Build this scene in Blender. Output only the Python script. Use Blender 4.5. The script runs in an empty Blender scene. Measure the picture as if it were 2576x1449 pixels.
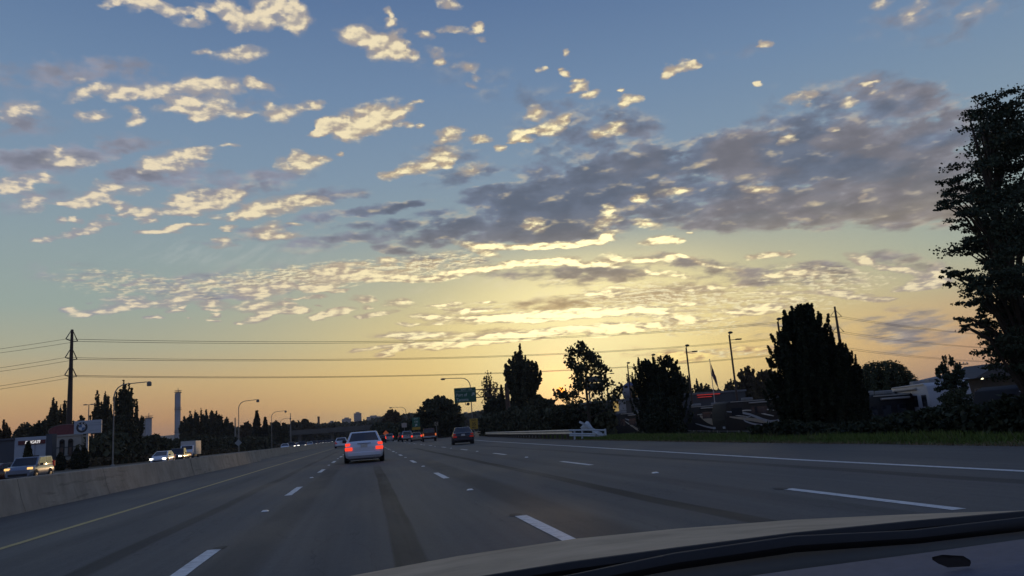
import bpy, bmesh, math, random
import numpy as np
from mathutils import Vector, Matrix, noise as mnoise
random.seed(7); RNG = np.random.default_rng(7)
SC = bpy.context.scene
COL = SC.collection

# ------------------------------------------------------------------ camera
EYE = 1.13
YAW, PITCH, ROLL = math.radians(11.438), math.radians(10.368), math.radians(4.232)
cam_d = bpy.data.cameras.new('camera'); cam = bpy.data.objects.new('camera', cam_d); COL.objects.link(cam)
cam_d.sensor_width = 36; cam_d.lens = 36*1910/2576; cam_d.clip_start = 0.05; cam_d.clip_end = 20000
FWD = Vector((math.sin(YAW)*math.cos(PITCH), math.cos(YAW)*math.cos(PITCH), math.sin(PITCH)))
R0 = Vector((math.cos(YAW), -math.sin(YAW), 0)); U0 = R0.cross(FWD)
RGT = R0*math.cos(ROLL)-U0*math.sin(ROLL); UPV = U0*math.cos(ROLL)+R0*math.sin(ROLL)
CAMP = Vector((0, 0, EYE))
cam.matrix_world = Matrix(((RGT.x, UPV.x, -FWD.x, 0), (RGT.y, UPV.y, -FWD.y, 0), (RGT.z, UPV.z, -FWD.z, EYE), (0, 0, 0, 1)))
SC.camera = cam

# ------------------------------------------------------------------ render / view
SC.view_settings.view_transform = 'Standard'; SC.view_settings.look = 'None'
SC.view_settings.exposure = 0; SC.view_settings.gamma = 1; SC.view_settings.use_curve_mapping = False
SC.cycles.use_denoising = True
SC.cycles.max_bounces = 6; SC.cycles.diffuse_bounces = 3; SC.cycles.glossy_bounces = 3; SC.cycles.transparent_max_bounces = 12
SC.cycles.volume_bounces = 0

def lin(r, g=None, b=None):
    if g is None: g = b = r
    return tuple((c/255/12.92 if c/255 <= .04045 else ((c/255+.055)/1.055)**2.4) for c in (r, g, b))

# ------------------------------------------------------------------ sun lamp (just above the horizon, ahead and to the right)
SUN_AZ, SUN_EL = math.radians(14.5), math.radians(2.4)
sd = bpy.data.lights.new('sun', 'SUN'); sd.energy = 0.25; sd.angle = math.radians(0.5); sd.color = (1.0, .62, .3)
sun = bpy.data.objects.new('sun', sd); COL.objects.link(sun)
SUN_DIR = Vector((math.sin(SUN_AZ)*math.cos(SUN_EL), math.cos(SUN_AZ)*math.cos(SUN_EL), math.sin(SUN_EL)))
sun.rotation_euler = SUN_DIR.to_track_quat('Z', 'Y').to_euler(); sun.location = SUN_DIR*300

# ------------------------------------------------------------------ sky: clear gradient + cloud layers, all by direction (azimuth, elevation)
# every entry: azimuth, log-tangent elevation, half sizes (degrees), tilt, weight
PUFFS='''-17.14,-61.84,0.64,0.27,46,1 -15.56,-61.37,1.16,0.4,8,1 -14.03,-61.54,1,0.51,-23,1 -15.64,-62.13,0.59,0.24,32,0.6 -12.19,-61.29,0.74,0.39,-2,1 -11.25,-61.59,0.7,0.39,-68,1 -11.35,-62.37,0.78,0.41,31,1 -12.19,-62.88,0.83,0.36,-3,0.6 -11.06,-60.46,0.66,0.34,-2,0.5 -9.43,-60.45,1.01,0.63,-82,1 -8.85,-61.31,1.33,0.79,-41,1 -7.58,-61.55,1.25,0.61,39,1 -6.49,-62.11,0.69,0.46,59,1 -6.37,-59.87,0.9,0.69,-16,1 -5.06,-60.54,1.44,0.97,-27,1 -4.16,-61.43,0.93,0.65,-85,1 -5.05,-59.57,0.63,0.53,26,1 -11.06,-65.45,0.5,0.29,35,1 -8.58,-65.36,1.28,0.57,10,1 -18.93,-70.75,0.5,0.38,63,0.6 -18.74,-72.28,1.13,0.45,45,1 -16.91,-71.75,0.93,0.89,-21,1 -15.37,-71.24,1.14,0.67,31,1 -13.97,-70.62,1.07,0.88,46,1 -12.17,-69.8,0.9,0.54,87,1 -11.06,-69.61,0.76,0.63,65,1 -9.84,-69.34,1.41,0.81,1,1 -7.44,-68.54,0.5,0.4,-62,1 -6.86,-69.04,0.69,0.36,-12,1 -22.25,-74.89,0.79,0.53,60,1 -23.27,-76.11,0.87,0.51,66,1 -21.4,-75.22,0.7,0.51,69,0.5 -12.62,-71.93,0.77,0.64,-16,1 -11.89,-71.89,0.6,0.41,82,1 -12.71,-72.62,0.56,0.41,22,0.7 -13.96,-73.02,0.57,0.47,41,0.45 -10.6,-72.2,1.46,0.78,54,1 -11.34,-73.25,0.57,0.42,20,1 -18.05,-74.83,0.82,0.52,23,1 -18.95,-74.63,0.39,0.3,63,0.7 -15.83,-73.74,0.53,0.3,-22,1 -15.43,-74.94,0.74,0.42,56,0.8 -8.62,-72.53,0.78,0.6,18,1 -8.14,-72.83,0.3,0.25,28,1 -6.01,-72.61,0.91,0.8,-65,1 -4.91,-71.82,0.81,0.69,19,0.6 -3.2,-71.1,0.71,0.48,7,1 -6.49,-71.35,0.4,0.34,22,0.5 -2.96,-75.05,0.55,0.37,36,1 -2.24,-74.09,0.89,0.5,69,1 -19.81,-81.13,0.95,0.84,12,1 -20.46,-79.54,0.44,0.29,-58,1 -18.94,-81.11,0.72,0.58,52,0.6 -18.13,-80.94,0.67,0.48,78,0.4 -14.44,-80.53,1.1,0.49,65,1 -12.77,-79.69,1.67,0.77,46,1 -11.24,-78.7,1.02,0.6,35,1 -13.56,-81.07,1.16,0.77,15,0.6 -4.3,-78.38,0.79,0.44,88,1 -4.41,-79.38,1.16,0.94,38,1 -3.41,-78.94,0.8,0.6,5,1 -9.2,-77.37,0.57,0.23,8,0.6 3.05,-59.94,0.42,0.24,87,1 3.07,-61.01,0.46,0.38,83,1 7.77,-59.26,0.72,0.39,-17,1 0.52,-62.07,1.37,0.51,-5,0.8 0.19,-62.82,1.16,0.62,4,1 1.14,-62.87,0.64,0.45,4,1 2.62,-63,1.27,0.56,30,1 2.9,-64.21,1.01,0.81,32,1 4.07,-64.53,0.74,0.59,-41,1 6.19,-62.68,0.65,0.42,-2,1 6.34,-64.52,0.74,0.48,-50,0.6 8.19,-62.03,0.87,0.37,-4,0.7 10.04,-62.16,0.52,0.39,36,0.8 9.96,-61.71,0.44,0.21,-5,0.6 10.42,-63.33,0.28,0.27,-51,0.6 6.99,-65.78,0.49,0.35,-4,1 9.07,-66.53,0.82,0.62,-8,0.8 9.82,-68.09,0.5,0.32,90,0.5 9.66,-69.19,0.51,0.33,-30,0.5 17.28,-65.75,0.26,0.21,-78,1 15.22,-67.52,0.36,0.29,29,1 16.63,-67.51,0.22,0.16,-19,1 16.86,-68.14,0.29,0.25,-48,1 17.77,-69.25,0.33,0.23,-20,1 17.87,-70.31,0.63,0.52,-72,1 17.36,-70.74,0.44,0.26,-16,0.6 18.91,-71.69,0.65,0.44,32,1 21.4,-71.7,0.22,0.18,-67,1 22.11,-73,0.62,0.47,3,1 21.5,-73.49,0.51,0.29,69,0.7 14.23,-73.09,0.83,0.56,-87,1 15.34,-75.56,0.9,0.82,56,1 16.47,-74.33,0.55,0.46,-67,1 14.16,-75.65,0.39,0.34,-35,1 13.02,-76.05,0.71,0.51,34,1 13,-76.7,0.59,0.35,-13,1 12.18,-77.05,0.3,0.2,-13,1 11.27,-77.99,0.49,0.37,-84,1 20.27,-76.62,0.84,0.78,21,0.8 19.19,-77.15,0.62,0.5,70,0.6 7.55,-75.39,0.76,0.72,-40,1 6.62,-76.19,0.43,0.35,-10,0.7 9.75,-76.34,0.7,0.49,-11,0.9 0.67,-72.94,2.51,1.32,33,1 -0.49,-74.24,1.3,1.13,83,1 1.53,-71.86,1.01,0.75,34,1 3.3,-72.06,1.03,0.73,22,1 -0.92,-75.18,0.53,0.46,83,1 -2.22,-74,0.66,0.42,61,1 -2.9,-75.05,0.42,0.4,57,1 1.58,-73.86,0.93,0.83,86,1 4.82,-70.86,0.49,0.17,15,0.7 5.15,-73.98,0.32,0.22,-5,1 3.89,-73.73,0.53,0.37,-3,0.6 7.03,-78.02,1.17,0.91,-10,0.5 5.3,-79.84,1.92,0.87,27,1 7.09,-79.72,0.53,0.42,-11,1 2.87,-80.96,0.98,0.56,24,1 9.06,-80.84,1.05,0.68,36,0.7 -1.48,-78.1,0.25,0.24,13,1 -2.6,-78.82,0.45,0.28,3,0.5 24.76,-70.53,0.4,0.34,45,1 25.45,-70,0.59,0.34,-23,1 26.7,-69.8,0.64,0.43,9,1 27.13,-69.64,0.36,0.28,-70,1 32.35,-68.93,0.35,0.33,-11,1 31.89,-69.04,0.3,0.14,-26,1 31.65,-74.12,0.26,0.19,-70,1 33.8,-76.87,0.88,0.48,-33,0.7 35.02,-77.03,0.48,0.3,-40,0.8 34.56,-78.19,0.29,0.16,-33,0.6 37.31,-79.05,0.55,0.42,-49,0.9 38.64,-77.42,0.38,0.24,-48,1 39.27,-77.52,0.23,0.14,-45,1 39.15,-78.75,0.36,0.24,-54,0.8 35.86,-82.08,0.5,0.31,-44,0.7 33.2,-82.4,0.76,0.46,70,0.7 40.5,-68.06,0.69,0.43,-46,0.6 42.07,-70.15,1.07,0.56,-85,0.6 42.97,-69.77,0.69,0.49,40,0.6 45.16,-72.16,0.43,0.39,89,0.6 46.79,-71.94,0.62,0.5,-87,0.4 45.8,-72.02,0.46,0.25,-81,0.4 -22.67,-84.88,1.1,0.73,57,1 -21.97,-84.19,0.62,0.32,86,1 -23.21,-85.44,0.83,0.39,87,1 -20.93,-83.73,0.59,0.48,-75,1 -21.27,-87.75,1,0.64,83,1 -21.53,-86.4,0.62,0.47,-76,0.6 -18.89,-86.93,1.01,0.63,84,1 -17.87,-85.53,1.35,0.67,83,1 -16.21,-84.69,1.18,0.64,13,0.8 -19.64,-87.3,0.54,0.31,-65,1 -16.99,-86.93,0.66,0.38,-70,0.6 -16.23,-87.72,0.82,0.61,79,1 -16.09,-88.75,0.46,0.36,23,1 -17.06,-89.25,0.41,0.36,39,1 -17.4,-90.24,0.86,0.48,31,1 -18.5,-91.37,0.86,0.45,48,1 -19.49,-92.25,0.56,0.46,30,1 -20.87,-93.33,0.45,0.26,35,1 -20.35,-92.88,0.3,0.24,73,0.6 -19.85,-90.14,0.4,0.34,47,1 -19.02,-89.99,0.42,0.23,86,1 -14.48,-87.95,0.84,0.64,18,1 -14.92,-88.95,0.67,0.36,87,0.7 -14.29,-89.23,0.37,0.28,16,1 -12.53,-86.43,1.22,0.72,78,1 -12.25,-87.69,0.72,0.47,10,1 -10.81,-85.67,1.41,1.24,70,0.9 -9.15,-84.72,0.81,0.69,78,1 -10.33,-86.33,1.47,0.58,6,0.7 -5.83,-86.42,1.93,0.98,32,1 -7.76,-87.35,0.96,0.68,30,1 -3.44,-85.41,1.18,0.66,-15,0.8 -10.04,-88.46,0.78,0.49,7,0.4 -9.21,-88.34,0.54,0.36,67,1 -13.27,-90.71,0.7,0.42,28,1 -14.46,-91.2,0.77,0.23,21,1 -12.15,-90.16,0.89,0.28,19,1 -9.26,-90.16,0.49,0.4,9,1 -9.26,-90.87,0.27,0.16,4,1 -6.57,-90.31,1.12,0.74,69,0.9 -6.07,-91.61,1.34,0.47,9,1 -10.14,-92.52,0.39,0.36,23,1 -9.95,-93.43,0.68,0.48,5,0.8 -4.52,-89.57,0.47,0.26,0,0.8 -19.27,-106.48,0.55,0.45,86,1 -17.87,-105.05,0.25,0.18,5,0.6 -16.93,-106.56,1.85,0.66,32,1 -18.1,-107.84,0.5,0.37,56,1 -15.82,-104.51,0.96,0.76,4,0.8 -15.29,-105.43,0.47,0.44,85,1 -12.86,-104.63,1.48,0.81,47,1 -12.77,-106.93,0.53,0.44,32,1 -12.35,-106.06,0.26,0.23,-86,1 -10.44,-105.46,1,0.64,-78,1 -10.34,-106.78,0.43,0.33,-6,1 -10.16,-107.96,0.41,0.24,-89,1 -10.35,-109.24,0.31,0.28,-74,1 -11.75,-108.66,0.21,0.17,-85,1 -14.57,-108.25,0.3,0.27,-85,1 -13.94,-108.06,0.36,0.3,-4,1 -7.54,-106.26,1.39,0.79,9,1 -5.35,-105.41,0.61,0.53,-17,1 -4.53,-104.25,0.61,0.23,-5,1 -3.1,-104.04,0.62,0.39,-8,1 -7.16,-107.98,0.83,0.57,51,1 -7.46,-109.17,0.93,0.47,40,1 -6.36,-107.87,0.55,0.4,-85,1 -4.96,-107.24,0.91,0.61,40,1 -8.72,-109.88,0.28,0.21,-84,1 -3.19,-109.18,0.53,0.37,45,1 -2.21,-108.13,0.68,0.58,52,1 -1.48,-107.76,0.53,0.41,-80,1 -7.93,-103.46,1.85,1.08,-42,0.7 -6.44,-102.26,1.45,0.91,21,0.8 -5.43,-101.68,0.61,0.47,-7,1 -3.05,-98.74,0.73,0.54,-7,1 -2.98,-102.16,1.07,0.77,22,1 -1.53,-102.87,0.63,0.39,-9,1 -9.38,-99.89,0.48,0.3,0,0.7 -10.72,-100.34,0.48,0.36,1,1 -15.84,-101.09,0.53,0.29,4,1 -19.24,-100.87,0.59,0.22,-13,0.7 -1.1,-99.82,1.56,0.88,6,1 1.68,-99.92,1.84,1.06,-9,1 2.63,-101.12,1.11,0.72,-12,1 4.6,-101.02,1.85,0.66,0,1 6.6,-100.25,1.17,0.76,23,1 8.73,-99.72,1.25,0.64,5,1 11.38,-99.16,1.63,0.57,6,1 13.27,-98.86,1.63,0.49,-5,1 15.16,-98.78,1.37,0.64,0,1 16.62,-99.88,1.36,0.59,-28,1 -1.8,-98.03,1.91,0.85,-5,1 1.97,-96.66,0.62,0.5,-15,1 8.97,-95.25,1.82,0.63,-48,1 10.24,-94.81,1.15,0.58,-13,1 12.74,-95.47,1.89,0.47,-4,1 15.26,-95.53,2.26,0.53,-6,1 17.76,-95.83,1.5,0.6,7,1 19.03,-95.17,1.04,0.47,56,1 13.49,-91.56,1.11,0.75,-83,0.8 19.02,-91.94,1.49,0.73,73,0.8 19.37,-89.57,0.9,0.37,-90,0.6 18.97,-100.36,1.13,0.82,-72,1 -3.14,-102.15,0.94,0.54,7,1 -1.73,-102.9,0.65,0.33,5,1 -4.29,-100.47,0.47,0.42,-15,1 0.16,-105.19,0.75,0.66,-39,1 2.92,-106.37,0.89,0.76,-35,1 0.61,-106.94,0.43,0.31,-17,1 -3,-106.42,0.24,0.21,-23,1 -4.91,-107.2,0.83,0.57,21,1 -2.25,-108.17,1.14,0.6,27,1 -1.42,-107.47,0.84,0.39,12,1 -3.31,-109.25,0.41,0.32,-17,1 0.96,-108.61,1.14,0.47,21,1 -0.25,-109.25,0.34,0.29,-66,1 6.22,-107.28,1.11,0.36,-1,1 9.69,-107.19,0.58,0.31,-18,1 6.94,-108.45,0.88,0.28,-13,1 5.43,-110.46,1.38,0.67,-15,1 8.29,-109.28,1.49,0.5,-3,1 3.27,-111.98,0.49,0.33,-81,1 4.42,-112.21,0.83,0.42,22,1 5.59,-112.1,0.28,0.23,-58,1 2.45,-114.49,1.57,0.63,0,1 4.87,-115.23,1.83,0.64,-2,1 12.32,-112.1,4.33,1.06,-1,1 10.46,-112.05,2.55,0.68,-15,1 14.8,-112.13,3.1,1.14,-7,1 17.87,-112.42,1.93,0.75,-21,1 8.51,-117.55,3.15,1.41,15,1 11.6,-117.44,2.48,1.05,8,1 14.7,-116.69,1.84,0.95,2,1 16.29,-116.73,0.93,0.61,-32,1 2.78,-117.58,1.41,0.8,53,1 4.34,-117.94,1.1,0.76,11,1 6.04,-118.36,1.27,0.76,39,1 7.88,-118.84,1.6,0.59,5,1 0.85,-118.21,0.79,0.52,35,1 -0.58,-118.68,0.65,0.39,47,1 1.42,-120.45,0.66,0.41,48,1 2.28,-119.16,0.71,0.41,42,1 18.01,-107.37,0.66,0.45,-32,1 19.36,-107.38,1.05,0.7,-76,1 17.96,-118.74,0.83,0.57,-71,1 19.33,-117.53,1.49,0.93,-78,1 21.69,-88.58,0.58,0.45,-58,1 30.5,-89.79,1.13,0.65,-33,0.8 25.15,-87.93,0.64,0.37,-27,0.6 24.4,-88.4,1.27,0.49,-21,0.5 37.29,-94.28,0.34,0.22,-62,0.7 21.99,-93.12,1.28,0.6,-50,0.9 23.04,-97.24,1.11,0.72,-18,1 23.77,-97.15,0.7,0.52,-51,1 25.14,-96.12,0.22,0.16,-60,1 29.42,-102.93,0.52,0.36,-52,1 30.27,-102.9,0.55,0.36,-69,1 30.95,-102.84,0.46,0.3,-46,1 31.77,-103.31,0.53,0.31,-77,1 21.68,-101.02,1.88,0.59,-29,0.9 23.87,-100.86,0.79,0.52,-35,1 25.71,-102.62,2.18,0.3,-59,0.8 27.51,-104.63,1.28,0.32,-48,0.7 23.13,-104.69,1.77,0.45,-46,1 36.46,-106.7,1.41,0.47,-63,1 37.43,-108.15,1.52,0.43,-66,1 39.1,-111.19,2.19,0.41,-63,1 32.04,-107.56,0.67,0.44,-51,1 31.13,-107.92,0.6,0.4,-66,1 33,-108.21,0.97,0.41,-31,0.8 30.59,-107.6,0.52,0.33,-44,1 40.43,-114.35,1.57,0.95,51,1 39.42,-115.42,1.04,0.54,-26,1 41.07,-112.72,1.94,0.47,90,0.8 34.28,-113.71,1.31,0.52,-32,1 35.9,-115.39,2.29,0.51,-52,1 37.36,-117.26,0.74,0.42,-46,1 30.64,-112.17,1.7,0.46,-26,0.9 31.65,-114.79,0.97,0.39,-30,0.8 26.18,-109.02,2.37,0.48,-13,0.7 21.88,-113.8,1.7,0.94,-60,1 19.49,-112.51,2.57,1.04,-22,1 24.42,-112.55,1.06,0.6,-5,1 23.83,-116.38,1.08,0.72,-43,1 24.99,-116.84,0.62,0.42,-64,1 24.36,-114.3,0.77,0.41,-30,0.8 28.26,-115.7,1.74,0.7,-15,1 30.29,-115.93,1.12,0.55,-33,1 29.36,-116.87,1.47,0.41,-26,1 26.49,-117.46,1.2,0.36,17,1 19.02,-116.7,1.33,1.18,-2,1 20.31,-118.12,1.23,0.7,-81,1 17.99,-118.75,0.84,0.59,-45,1 21.78,-117.23,1.28,0.44,-23,1 22.23,-118.12,0.77,0.35,-27,1 23.28,-128.47,1.81,1.36,-23,1 24.46,-127.85,1.91,0.61,-26,1 29.03,-127.99,2.11,0.78,-30,1 38.54,-120.6,0.74,0.43,-50,0.7'''
SHEETS='''-0.33,-87.34,2.54,0.71,17,1 2.27,-86.47,2.27,0.61,11,1 4.15,-86.04,0.75,0.39,-6,1 5.87,-87.93,1.26,0.41,-7,0.6 2.83,-89.58,3.35,0.75,3,0.9 -0.64,-91.93,2.48,0.96,14,1 5.64,-92.48,2.89,1.26,21,1 2.5,-94.55,1.05,0.61,-27,1 7.19,-90.8,1.61,0.93,41,1 10.29,-92.86,2.06,1.61,41,1 12.92,-89.6,3.36,2.67,20,1 11.11,-86.61,2.17,1.72,5,1 14.84,-89.38,3.37,2.48,-79,1 16.63,-92.27,3.13,2.52,-4,1 18.07,-87.46,3.5,2.49,85,1 15.04,-83.95,2.36,1.55,55,0.7 9.24,-85.19,1.45,0.81,19,1 9.09,-81.9,2.98,1.04,10,0.6 14,-81.07,1.57,1.02,-86,0.5 -1.99,-84.39,1.85,0.92,14,0.6 15.68,-102.39,4.25,1.63,-17,0.8 16.11,-109.28,3.47,1.25,-8,1 10.39,-116.14,1.61,1.03,-7,1 9.24,-111.09,2.29,0.67,-15,0.7 5.79,-97.3,2.77,1.36,-10,0.8 14.72,-92.78,3.23,1.55,-16,1 -3.88,-93.68,1.76,0.94,-2,0.5 19.84,-85.34,3.17,2.41,-73,1 22.83,-85.35,1.99,1.43,-76,1 21.22,-82.71,2.5,1.58,8,0.7 24.61,-84.26,2.67,1.95,-39,0.8 28.3,-83.13,2.58,1.91,-60,1 31.42,-83.83,3.34,2.32,-69,1 34.73,-85.02,4.31,2.92,-65,1 38.29,-88.11,5.21,3.27,-71,1 31.81,-86.94,3.66,1.25,-26,0.8 40.67,-90.78,2.97,1.78,-72,0.8 28.72,-90.54,4.11,1.64,-25,0.9 32.52,-94.57,6.06,2.25,-28,0.8 37.34,-95.36,4.7,2.11,-35,0.7 23.3,-91.03,2.09,1.59,-50,0.6 27.91,-95.18,3.75,1.49,-25,0.6 39.66,-99.45,2.49,1.5,-52,0.5 25.23,-102.81,3.91,1.01,-42,0.8 19.17,-102.63,2.59,1.41,-24,0.7 31.94,-107.13,2.46,1.19,-33,0.5 34.3,-107.87,1.7,1.08,-51,0.8 39.2,-108.94,2.96,0.99,-61,0.8 26.19,-108.62,3.5,1.4,-6,0.6 22.02,-109.1,3.18,0.97,-21,0.6 38.97,-128.13,5.17,1.89,-87,0.8 32.39,-109.7,4.8,1.43,-28,0.5 31.39,-122.59,4.99,2.57,-36,0.35 22.15,-126.31,6.38,1.51,-24,0.35 29.51,-86.83,5.3,2.7,-14,0.35 37.06,-91.08,6.59,2.66,-45,0.5 33.54,-96.3,8.32,1.73,-26,0.4 40.89,-95.2,5.36,2.37,-86,0.45 -22.25,-71.03,2.84,1.42,24,0.5 -17.04,-68.64,2.3,0.84,25,0.6 -22.74,-76.61,2.39,1.41,26,0.5 -18.96,-79.63,3.64,0.97,31,0.6 -21.28,-81.49,2.77,1.25,18,0.5 -14.35,-81.19,2.21,1.01,37,0.5 -13.08,-69.96,3.68,1.1,12,0.4 -8.89,-70.28,2.9,1.48,10,0.3 -16.89,-78.9,3.82,0.73,23,0.5 -21.53,-81.96,2.93,1.15,17,0.5 -13.67,-82.45,2.78,1.21,23,0.8 -7.34,-82.43,3.21,1.19,32,0.9 -2.15,-84.34,1.63,0.93,15,0.6 -9.35,-85.55,3.1,1.56,21,0.4 -9.77,-104.04,1.25,0.63,-2,0.7 -6.37,-91.09,2.71,0.98,23,0.6 -10.33,-93.05,1.45,0.53,3,0.5 -15.84,-100.52,6.29,1.68,-14,0.4 -7.43,-100.98,5.12,2.66,18,0.5 -21.85,-87.01,2.52,1.84,28,0.4 12.8,-70.34,11.07,1.85,-38,0.25 0.96,-73.67,2.82,1.41,22,0.3 17.36,-75.76,3.26,2.26,-20,0.4 19.82,-79.34,4.3,2.39,-19,0.5 7.13,-78.23,2.12,1.42,7,0.6 22.09,-75.92,1.63,1.1,-26,0.4 30.18,-69.15,2.25,0.75,-5,0.25 35.55,-77.66,3.23,1.63,-21,0.35 39.03,-78.95,2.81,1.47,-38,0.5 41.7,-82.18,4.68,1.56,-65,0.6 44.09,-87.08,5.07,1.81,-72,0.5 43.62,-70.86,4.07,1.41,-5,0.35 45.16,-74.01,2.61,1.1,-5,0.3'''
CIRRUS='''-12.7,-94.78,3.29,2.91,17,1 -7.9,-95.42,4.15,2.56,46,1 -18.46,-95.34,2.85,1.82,-38,0.5 -3.32,-94.64,4.28,1.64,51,0.8 -22.43,-100.6,1.54,1.01,-62,0.5 10.65,-103.45,5.64,2.37,-47,1 4.43,-103.8,4.71,1.19,-43,0.8 13.73,-104.96,3.11,2.35,2,1'''
MOTTLE='''-6.43,-100.4,5.05,2.42,9,1 -15.84,-101.09,4.86,2.58,-9,0.6 -2.33,-99.4,3.15,2.73,-15,1 -10.34,-102.15,3.34,1.84,-1,0.6 0.23,-98.89,5.46,2.08,-6,1 5.78,-97.81,3.73,2.08,0,1 15.01,-103.73,1.36,1.05,-41,0.4 8.67,-108.61,4.45,2.02,-16,0.4 21.39,-109.72,5.88,3.46,-30,1 29.46,-113.78,6.26,3.08,-32,0.7 33.98,-110.47,5.53,2.74,-49,0.7 23.55,-117.68,5.82,3.01,-30,0.7 27.9,-128.29,5.17,1.62,-13,1'''

W = bpy.data.worlds.new('World'); SC.world = W; W.use_nodes = True
NT = W.node_tree; NT.nodes.clear()

class S:
    """a tiny wrapper: arithmetic on node sockets"""
    def __init__(s, k): s.k = k
    def __add__(s, o): return M('ADD', s, o)
    __radd__ = __add__
    def __mul__(s, o): return M('MULTIPLY', s, o)
    __rmul__ = __mul__
    def __sub__(s, o): return M('SUBTRACT', s, o)
    def __rsub__(s, o): return M('SUBTRACT', o, s)
def put(sock, v):
    if isinstance(v, S): NT.links.new(v.k, sock)
    else: sock.default_value = v
def M(op, a, b=None, c=None, clamp=False):
    n = NT.nodes.new('ShaderNodeMath'); n.operation = op; n.use_clamp = clamp
    for i, v in enumerate((a, b, c)):
        if v is not None: put(n.inputs[i], v)
    return S(n.outputs[0])
def VM(op, a, b=None, out=0):
    n = NT.nodes.new('ShaderNodeVectorMath'); n.operation = op
    put(n.inputs[0], a)
    if b is not None: put(n.inputs[1], b)
    return S(n.outputs['Value' if op in ('DOT_PRODUCT', 'LENGTH') else 'Vector'])
def SCL(a, f):
    n = NT.nodes.new('ShaderNodeVectorMath'); n.operation = 'SCALE'; put(n.inputs[0], a); put(n.inputs['Scale'], f); return S(n.outputs[0])
def XYZ(x, y, z=0.0):
    n = NT.nodes.new('ShaderNodeCombineXYZ'); put(n.inputs[0], x); put(n.inputs[1], y); put(n.inputs[2], z); return S(n.outputs[0])
def SS(v, lo, hi, a=0.0, b=1.0):
    n = NT.nodes.new('ShaderNodeMapRange'); n.interpolation_type = 'SMOOTHSTEP'
    put(n.inputs[0], v); put(n.inputs[1], lo); put(n.inputs[2], hi); put(n.inputs[3], a); put(n.inputs[4], b); return S(n.outputs[0])
def NOISE(v, scale, det=4, rough=.55, dist=0.0, col=False):
    n = NT.nodes.new('ShaderNodeTexNoise'); n.noise_dimensions = '2D' if not col else '3D'
    put(n.inputs['Vector'], v); n.inputs['Scale'].default_value = scale; n.inputs['Detail'].default_value = det
    n.inputs['Roughness'].default_value = rough; n.inputs['Distortion'].default_value = dist
    return S(n.outputs['Color' if col else 0])
def VORO(v, scale, det=1.0):
    n = NT.nodes.new('ShaderNodeTexVoronoi'); n.voronoi_dimensions = '2D'; n.feature = 'F1'
    put(n.inputs['Vector'], v); n.inputs['Scale'].default_value = scale; n.inputs['Detail'].default_value = det; n.inputs['Roughness'].default_value = .55; n.normalize = True
    return S(n.outputs['Distance'])
def MIX(f, a, b, mode='MIX'):
    n = NT.nodes.new('ShaderNodeMix'); n.data_type = 'RGBA'; n.blend_type = mode; n.clamp_factor = True
    put(n.inputs[0], f)
    for i, v in ((6, a), (7, b)):
        put(n.inputs[i], v if isinstance(v, S) else tuple(v)[:3]+(1,))
    return S(n.outputs[2])
def RAMP(f, stops):
    n = NT.nodes.new('ShaderNodeValToRGB'); put(n.inputs[0], f); cr = n.color_ramp; cr.interpolation = 'B_SPLINE' if 0 else 'LINEAR'
    while len(cr.elements) < len(stops): cr.elements.new(0.5)
    for e, (p, c) in zip(cr.elements, stops): e.position = p; e.color = lin(*c)+(1,)
    return S(n.outputs[0])
def TABLE(data, grow):
    out = []
    for t in data.split():
        a, g, sx, sy, r, w = map(float, t.split(','))
        c, s_ = abs(math.cos(math.radians(r))), abs(math.sin(math.radians(r)))
        sx *= grow; sy *= grow
        out.append((a, g, sx, sy, r, w, math.hypot(sx*c, sy*s_), math.hypot(sx*s_, sy*c)))
    return out
def BLOBS(q, table):
    tot = None
    for a, g, sx, sy, r, w, hx, hy in table:
        m = NT.nodes.new('ShaderNodeMapping'); m.vector_type = 'TEXTURE'
        put(m.inputs[0], q); m.inputs[1].default_value = (a, g, 0); m.inputs[2].default_value = (0, 0, math.radians(r))
        m.inputs[3].default_value = (sx, sy, 1)
        gr = NT.nodes.new('ShaderNodeTexGradient'); gr.gradient_type = 'SPHERICAL'; NT.links.new(m.outputs[0], gr.inputs[0])
        v = S(gr.outputs['Fac'])
        tot = (v*w if w != 1 else v) if tot is None else (M('MULTIPLY_ADD', v, w, tot) if w != 1 else v+tot)
    return tot

tc = NT.nodes.new('ShaderNodeTexCoord'); D = S(tc.outputs['Generated'])
sp = NT.nodes.new('ShaderNodeSeparateXYZ'); put(sp.inputs[0], D)
dx, dy, dz = (S(sp.outputs[i]) for i in range(3))
DEG = 57.29578
AZ = M('ARCTAN2', dx, dy)*DEG
EL = M('ARCSINE', dz)*DEG
ELC = M('MAXIMUM', EL, -2.0)
G = M('LOGARITHM', M('TANGENT', (ELC+8.0)*(.5/DEG)), math.e)*DEG
Q = XYZ(AZ, G)
GLOW_EL = math.radians(7.5)
GLOW_AZ = SUN_AZ+math.radians(2.5)
gdir = (math.sin(GLOW_AZ)*math.cos(GLOW_EL), math.cos(GLOW_AZ)*math.cos(GLOW_EL), math.sin(GLOW_EL))
TH = M('ARCCOSINE', VM('DOT_PRODUCT', D, gdir))*DEG            # degrees from the brightest part of the sky
TS = M('ARCCOSINE', M('MINIMUM', VM('DOT_PRODUCT', D, tuple(SUN_DIR)), 1.0))*DEG   # degrees from the sun itself
# direction towards the sun in (azimuth, elevation) space, for lighting the clouds
SUNQ = (math.degrees(SUN_AZ), -122.0, 0)
TOSUN = VM('NORMALIZE', VM('SUBTRACT', SUNQ, Q))

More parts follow.
